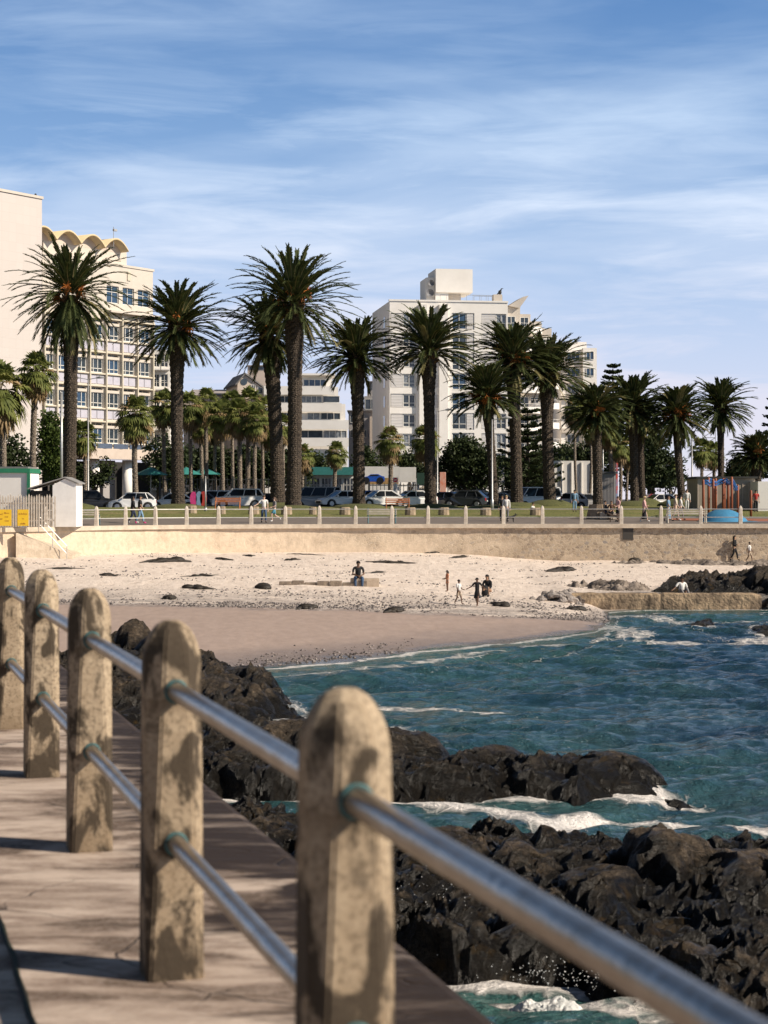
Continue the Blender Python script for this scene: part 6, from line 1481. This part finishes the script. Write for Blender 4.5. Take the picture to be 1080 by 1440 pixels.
# dogs
def dog(px,d,label,m,s=.45,ang=0):
    x=SX(px,d); root=thing('dog',label,'dog',(x,d,zg(x,d)+.002),R(ang)); S=s/.45
    v=lambda a,b,c:(a*S,b*S,c*S)
    ch=[[(v(-.20,0,.33),.075*S),(v(0,0,.34),.075*S),(v(.17,0,.35),.095*S),(v(.27,0,.44),.055*S),(v(.35,0,.50),.055*S),(v(.46,0,.47),.028*S)]]
    for y in (-.055,.055):
        ch.append([(v(.17,0,.35),.09*S),(v(.18,y,.26),.035*S),(v(.175,y,.14),.022*S),(v(.19,y,.015),.018*S)])
        ch.append([(v(-.20,0,.33),.075*S),(v(-.19,y,.26),.045*S),(v(-.25,y,.14),.022*S),(v(-.215,y,.015),.018*S)])
    ch.append([(v(-.20,0,.33),.075*S),(v(-.30,0,.39),.02*S),(v(-.38,0,.47),.012*S)])
    ex=MB(); 
    for y in (-.035,.035): ex.tube([v(.33,y,.53),v(.31,y*1.5,.60)],[.025*S,.006*S],5)
    linkobj('body',skin_mesh(ch,'body',m,ex),root)
    g=MB(); g.ball(v(.485,0,.48),.012*S,6,4); g.ball(v(.38,-.045,.525),.008*S,5,4); g.ball(v(.38,.045,.525),.008*S,5,4); g.build('nose_and_eyes',M_hb,root)
dog(718,119.5,'small black dog on the promenade beside the pair standing',mat('dog_black',(.02,.018,.016),.8),.45,10)
dog(863,119.5,'dark dog at the feet of the woman by the stone planter',mat('dog_brown',(.06,.035,.02),.8),.55,170)
# ================================================================ furniture
def lamp(px,Y,pyt,label,arms=1,base=None,h2=False):
    x=SX(px,Y); z=zg(x,Y); r=thing('street_lamp',label,'street lamp',(x,Y,z)); h=SZ(pyt,Y)-z; b=MB(); b.smooth=True; b.tube([(0,0,0),(0,0,.8),(0,0,.85),(0,0,h)],[.13,.13,.085,.05],8); b.build('pole',M_frail,r)
    for s in ((1,-1) if arms==2 else (1,)):
        g=MB(); g.tube([(0,0,h-.05),(s*.9,-.1,h+.12)],.035,6); g.build('arm',M_frail,r); g=MB(); g.tube([(s*.75,-.1,h+.10),(s*1.1,-.1,h+.16),(s*1.5,-.1,h+.12)],[.06,.13,.05],8); g.build('lamp_head',mat('lamp_head_grey',(.40,.40,.40),.5),r)
    return r
lamp(124,170,533,'double armed street lamp in front of the office block',2); lamp(615,178,578,'street lamp behind the sixth feather palm',1)
lamp(692,141,590,'slim pale pole lamp on the lawn left of the leaning palms',1); lamp(973,165,606,'tall bare pole lamp left of the park building',1)
def pole(px,Y,pyt,label,r_=.06,pyb=None):
    x=SX(px,Y); z=zg(x,Y); b=MB(); b.smooth=True; b.tube([(0,0,0),(0,0,SZ(pyt,Y)-z)],[r_*1.2,r_*.8],8); b.tube([(0,0,0),(0,0,.25)],[r_*2,r_*2],8); b.tube([(0,0,SZ(pyt,Y)-z),(0,0,SZ(pyt,Y)-z+.12)],[r_,r_*.4],6); o=b.build('pole',M_frail,loc=(x,Y,z)); tag(o,label,'pole')
pole(86.5,136,553,'tall thin pole just left of the first tall palm trunk',.10); pole(588,158,682,'short grey pole beside the no entry sign'); pole(848,176,616,'thin pole behind the kiosk'); pole(790,183,655,'flag pole behind the two leaning palms'); pole(289,136,672,'slim post on the lawn beside the dark blue hatchback')
# benches
M_slat=mat('bench_slat',(.62,.56,.46),.7,(.46,.40,.32),5); M_teal2=mat('bench_teal',(.05,.16,.19),.6); M_obench=mat('bench_orange',(.50,.19,.07),.7,(.38,.13,.05),4)
def bench(px,d,w_,label,ms,ml,ang=0,grp=None):
    x=SX(px,d); r=thing('bench',label,'bench',(x,d,zg(x,d)+.003),R(ang)); hw=w_/2
    for i in range(4): b=MB(); b.box(-hw,hw,-.25+i*.125,-.15+i*.125,.43,.46); b.build('seat_slat',ms,r,bevel=.005)
    for i in range(3): b=MB(); b.box(-hw,hw,.27+i*.02,.30+i*.02,.56+i*.13,.65+i*.13); b.build('back_slat',ms,r,bevel=.005)
    for s in (-1,1):
        b=MB(); X=s*(hw-.08); b.tube([(X,-.27,0),(X,-.25,.40),(X,.24,.41),(X,.34,.98)],[.045,.04,.04,.03],6); b.tube([(X,.24,.41),(X,.36,0)],.045,6); b.tube([(X,-.25,.40),(X,-.27,.62),(X,.28,.64)],.03,6); b.build('end_frame',ml,r)
bench(537,116.6,1.9,'pale slatted bench with dark teal ends backing the fence in the middle',M_slat,M_teal2,180)
bench(122,109.5,1.6,'slatted bench with teal ends at the left end of the promenade',M_slat,M_teal2,180)
bench(965,117.5,2.6,'long pale slatted bench near the blue mound',M_slat,M_slat,180)
bench(320,140,2.0,'orange brown bench on the lawn before the white crossover',M_obench,M_obench); bench(559,141,1.9,'orange brown bench on the lawn below the no entry sign',M_obench,M_obench)
# stone blocks on the lawn
M_blk=mat('bollard_stone',(.42,.32,.22),.95,(.24,.18,.12),4,bump=.6)
proto=None
for i,px in enumerate((269,312,357,403,440,485,577,624,683,753)):
    d=132; x=SX(px,d); w_=.8 if px not in (312,440) else .55
    b=MB(); n=12; b.tube([(0,0,-.1),(0,0,.04),(0,0,.46),(0,0,.52)],[w_*.5,w_*.52,w_*.50,w_*.44],10); o=b.build('stone_block',M_blk,loc=(x,d,zg(x,d))); o.scale=(1,.8,1.05)
    tag(o,'squat round stone block on the lawn edge, '+['leftmost of the row','below the orange bench left side','left of the man in white','right of the jogger','under the tallest palm','left of the slatted bench','right of the slatted bench','right of the sixth palm','below the slim pole lamp','right of the pair with the dog'][i],'stone block','stone blocks along the lawn edge')
# planter
x,d=SX(845,125.2),125.2; b=MB(); b.tube([(0,0,-.1),(0,0,.1),(0,0,.9),(0,0,1.0)],[1.0,1.0,.82,.80],14); o=b.build('stone_planter',M_blk,loc=(x,d,zg(x,d)),bevel=0); o.scale=(1.0,.8,1); tag(o,'large round stone planter with people sitting around it','planter')
b=MB(); b.box(-.35,.35,-.3,.3,0,.5); o=b.build('stone_stool',M_cap,loc=pm(860,124.2),bevel=.05); tag(o,'small pale concrete seat beside the stone planter','seat'); b=MB(); b.box(-.35,.35,-.3,.3,0,.5); o=b.build('stone_stool',M_cap,loc=pm(850.5,124.4),bevel=.05); tag(o,'low pale concrete seat against the left of the stone planter','seat')
# playground
def playground():
    d=128; r=thing('climbing_frame','climbing frame of orange posts with curved blue bars on top','climbing frame',pm(1014,d)); x0=SX(1014,d); zb_=zg(x0,d); M_o=mat('post_orange',(.32,.095,.04),.6,(.24,.07,.03),3); M_b=mat('bar_blue',(.03,.15,.42),.4,(.02,.10,.30),3)
    PS=[(989,675,0),(996.5,672,2.5),(1003,674,0),(1006.5,673,3),(1017,673,1.5),(1019,673,3),(1024,675,3),(1029,671,-.5),(1037.5,682,.5),(1056,690,2)]
    T=[]
    for px,pt,dy in PS:
        x=SX(px,d+dy)-x0; h=SZ(pt,d+dy)-zb_; g=MB(); g.smooth=True; g.tube([(0,0,-.1),(0,0,h-.05),(0,0,h+.03)],[.09,.09,.05],8); g.build('post',M_o,r,(x,dy,0)); T.append(Vector((x,dy,h)))
    for a,b_,sg in ((0,2,.25),(2,4,-.2),(4,7,.2),(7,8,.15),(1,3,.2),(3,5,-.2),(5,6,.1),(0,1,.15),(6,8,.3)):
        g=MB(); g.smooth=True; A,B=T[a],T[b_]; A=A-Vector((0,0,.15)); B=B-Vector((0,0,.15)); pts=[A.lerp(B,t)+Vector((0,0,.45*sg*math.sin(PI*t*2))) for t in [i/10 for i in range(11)]]; g.tube(pts,.05,6); g.tube([p-Vector((0,0,.22)) for p in pts],.035,6)
        for p in pts[1:-1]: g.tube([p,p-Vector((0,0,.22))],.02,4)
        g.build('blue_bar',M_b,r)
    x=SX(1017,121.5); z=zg(x,121.5); R_=1.42; b=MB(); b.smooth=True; vs=[];n=36;k=8
    for i in range(k+1):
        t=i/k; rr=R_*1.15*t; zz=.82*(1-t*t)**.9 if t<1 else -.02
        for j in range(n): a=2*PI*j/n; vs.append((rr*math.cos(a),rr*math.sin(a),zz))
    b.add(vs,[(i*n+j,(i+1)*n+j,(i+1)*n+(j+1)%n,i*n+(j+1)%n) for i in range(k) for j in range(n)]); o=b.build('play_mound',mat('rubber_blue',(.05,.24,.42),.8,(.04,.18,.33),3),loc=(x,121.5,z)); tag(o,'bright blue rubber play mound in front of the climbing frame','play mound')
    def patch(cx,cy,rx,ry,m,nm):
        b=MB(); n=40; vs=[(0,0,0)]
        for ring in (.5,1):
            for j in range(n): a=2*PI*j/n; q=1+.12*math.sin(3*a+1); X=rx*q*ring*math.cos(a); Y_=ry*q*ring*math.sin(a); vs.append((X,Y_,0))
        vs=[(X,Y_,zg(cx+X,cy+Y_)+.03) for X,Y_,_ in vs]
        b.add(vs,[(0,1+j,1+(j+1)%n) for j in range(n)]+[(1+j,1+n+j,1+n+(j+1)%n,1+(j+1)%n) for j in range(n)]); o=b.build(nm,m,loc=(cx,cy,0)); tag(o,kind='structure')
    patch(SX(1062,123),123,2.2,2.6,mat('rubber_orange',(.36,.13,.07),.85,(.28,.10,.05),4),'orange_rubber_path'); patch(SX(975,124),124,1.8,1.8,mat('rubber_orange',(.5,.13,.05)),'orange_rubber_path'); patch(SX(1035,120.6),120.6,2.6,1.4,mat('rubber_paleblue',(.10,.26,.38),.85),'blue_rubber_path')
playground()
# colourful beach boards beside the dark blue car
for px,m,lab in ((272,C_pk,'hot pink'),(280,C_lb,'pale blue'),(286,C_r,'red')):
    x=SX(px,149); b=MB(); n=12; vs=[(.28*math.cos(2*PI*j/n),y,.65+.62*math.sin(2*PI*j/n)) for y in (-.04,.04) for j in range(n)]; b.add(vs,[tuple(range(n)),tuple(range(2*n-1,n-1,-1))]+[(j,j+n,(j+1)%n+n,(j+1)%n) for j in range(n)]); o=b.build('body_board',m,loc=(x,149,zg(x,149))); tag(o,lab+' board leaning upright on the lawn beside the dark blue car','board')
# ---- huts, palisade and yellow notices at the left
def huts():
    d=104.5; x0,x1=SX(-30,d),SX(41,d); z1=SZ(665,d); r=thing('kiosk_hut','white hut with a thick green edge, cut off by the left border','hut',((x0+x1)/2,d,0)); hw=(x1-x0)/2
    b=MB(); b.box(-hw,hw,0,3,0,z1); b.build('wall',M_white,r); g=MB(); M_gr=mat('trim_green',(.02,.20,.10),.6); g.box(-hw-.1,hw+.06,-.14,3.1,z1+.002,z1+.25); g.box(hw-.10,hw+.062,-.13,-.003,SZ(712,d),z1-.002); g.build('green_trim',M_gr,r); g=MB(); g.box(-hw,hw-.1,.2,3,z1+.252,z1+.36); g.build('roof',M_roof,r)
    d=103.6; xa,xb=SX(74,d),SX(107,d); zt=SZ(673,d); zs=SZ(680,d); r=thing('garden_shed','small white shed with a gable roof and dark open side','shed',(xa,d,0)); w_=xb-xa
    b=MB(); m=w_*.52; b.add([(0,0,0),(w_,0,0),(w_,0,zs),(m,0,zt),(0,0,zs-.1),(0,2.2,0),(w_,2.2,0),(w_,2.2,zs),(m,2.2,zt),(0,2.2,zs-.1)],[(0,1,2,3,4),(9,8,7,6,5),(1,6,7,2),(0,4,9,5)]); b.build('wall',mat('shed_white',(.84,.82,.79),.8,(.74,.72,.69),2),r)
    g=MB(); g.add([(-1.4,-.1,zs-.32),(m,-.1,zt+.04),(m,2.3,zt+.04),(-1.4,2.3,zs-.32),(-1.4,-.1,zs-.26),(m,-.1,zt+.10),(m,2.3,zt+.10),(-1.4,2.3,zs-.26)],[(0,1,5,4),(4,5,6,7),(3,2,1,0),(2,3,7,6),(0,4,7,3)]); g.add([(w_+.15,-.1,zs-.02),(m,-.1,zt+.04),(m,2.3,zt+.04),(w_+.15,2.3,zs-.02),(w_+.15,-.1,zs+.04),(m,-.1,zt+.101),(m,2.3,zt+.101),(w_+.15,2.3,zs+.04)],[(0,4,5,1),(4,7,6,5),(0,1,2,3),(3,2,6,7),(0,3,7,4)]); g.build('roof',mat('shed_roof',(.30,.29,.28),.7,(.24,.23,.22),3),r)
    g=MB(); g.box(-1.3,-.02,.3,2.1,0,zs-.4); g.build('open_side',M_dark,r)
    # palisade
    d=101.8; r=thing('palisade_fence','pale pointed palisade fence in front of the hut and shed','fence',(SX(0,d),d-.6,0)); xw0,xw1=SX(-40,d),SX(80,d); n=34; ox=SX(0,d)
    for i in range(n):
        x=lerp(xw0,xw1,i/(n-1))-ox; g=MB(); h=SZ(696,d)+.06*math.sin(i*1.7); g.add([(x-.045,-.015,.05),(x+.045,-.015,.05),(x+.045,-.015,h-.12),(x,-.015,h),(x-.045,-.015,h-.12),(x-.045,.015,.05),(x+.045,.015,.05),(x+.045,.015,h-.12),(x,.015,h),(x-.045,.015,h-.12)],[(0,1,2,3,4),(9,8,7,6,5),(0,4,9,5),(1,6,7,2),(2,7,8,3),(3,8,9,4)]); g.build('pale',M_fpost,r)
    g=MB(); g.box(xw0-ox,xw1-ox,.02,.07,.35,.43); g.box(xw0-ox,xw1-ox,.02,.07,1.3,1.38); g.build('cross_rails',M_fpost,r)
    M_y=mat('notice_yellow',(.85,.55,.02),.6,(.78,.48,.02),2); M_ink=mat('notice_ink',(.38,.13,.02),.7)
    def notice(px0,px1,lab,words):
        d=100.4; x0,x1=SX(px0,d),SX(px1,d); r=thing('notice_board',lab,'sign',((x0+x1)/2,d-.1,0)); hw=(x1-x0)/2; z0,z1=SZ(739.5,d),SZ(716.5,d); b=MB(); b.box(-hw,hw,0,.03,z0,z1); b.build('panel',M_y,r)
        rs=random.Random(len(words))
        for (cx,cz,wd) in words:   # lettering too small to read in the photograph: broken rows of strokes
            x=cx-wd/2; g=MB()
            while x<cx+wd/2:
                w_=rs.uniform(.015,.03); h_=rs.choice((.05,.05,.085)); g.box(x,x+w_,-.006,-.001,z1-cz-.05,z1-cz-.05+h_); x+=w_+rs.uniform(.012,.03)
            g.build('lettering',M_ink,r)
        g=MB(); g.box(-.05,.05,.03,.1,0,z1); g.build('post',M_frail,r)
    notice(-4,16.5,'yellow notice board at the left edge before the palisade',[(.14,.18,.24),(.14,.38,.20),(.14,.60,.20),(-.22,.24,.26),(-.22,.50,.22)]); notice(25,40.5,'yellow notice board nearer the shed before the palisade',[(0,.22,.44),(0,.48,.06),(0,.76,.30)])
    b=MB(); b.smooth=True; b.tube([(-1.5,0,2.3),(0,0,2.7),(1.5,0,2.3)],.05,6); 
huts()
for px,Y,lab in ((212,176,'teal parasol right of the office pilotis'),(262,186,'teal parasol behind the second tall palm'),(288,188,'teal parasol under the left fan palms')):
    x=SX(px,Y); z=zg(x,Y); r=thing('parasol',lab,'parasol',(x,Y,z)); h=SZ(657,Y)-z; b=MB(); b.tube([(0,0,h-.75),(0,0,h)],[1.7,.05],8,cap=False); b.build('canopy',mat('parasol_teal',(.03,.22,.20),.8),r); g=MB(); g.cyl(0,0,0,h,.04,n=6); g.build('pole',M_frail,r)
for px in (598,650,670):
    Y=190; x=SX(px,Y); z=zg(x,Y); r=thing('market_parasol','cream parasol in front of the '+{598:'apartment block entrance',650:'round tree, left one',670:'round tree, right one'}[px],'parasol',(x,Y,z)); h=SZ(682,Y)-z; b=MB(); b.tube([(0,0,h-.8),(0,0,h)],[1.5,.05],8,cap=False); b.build('canopy',M_cap,r); g=MB(); g.cyl(0,0,0,h,.04,n=6); g.build('pole',M_frail,r)
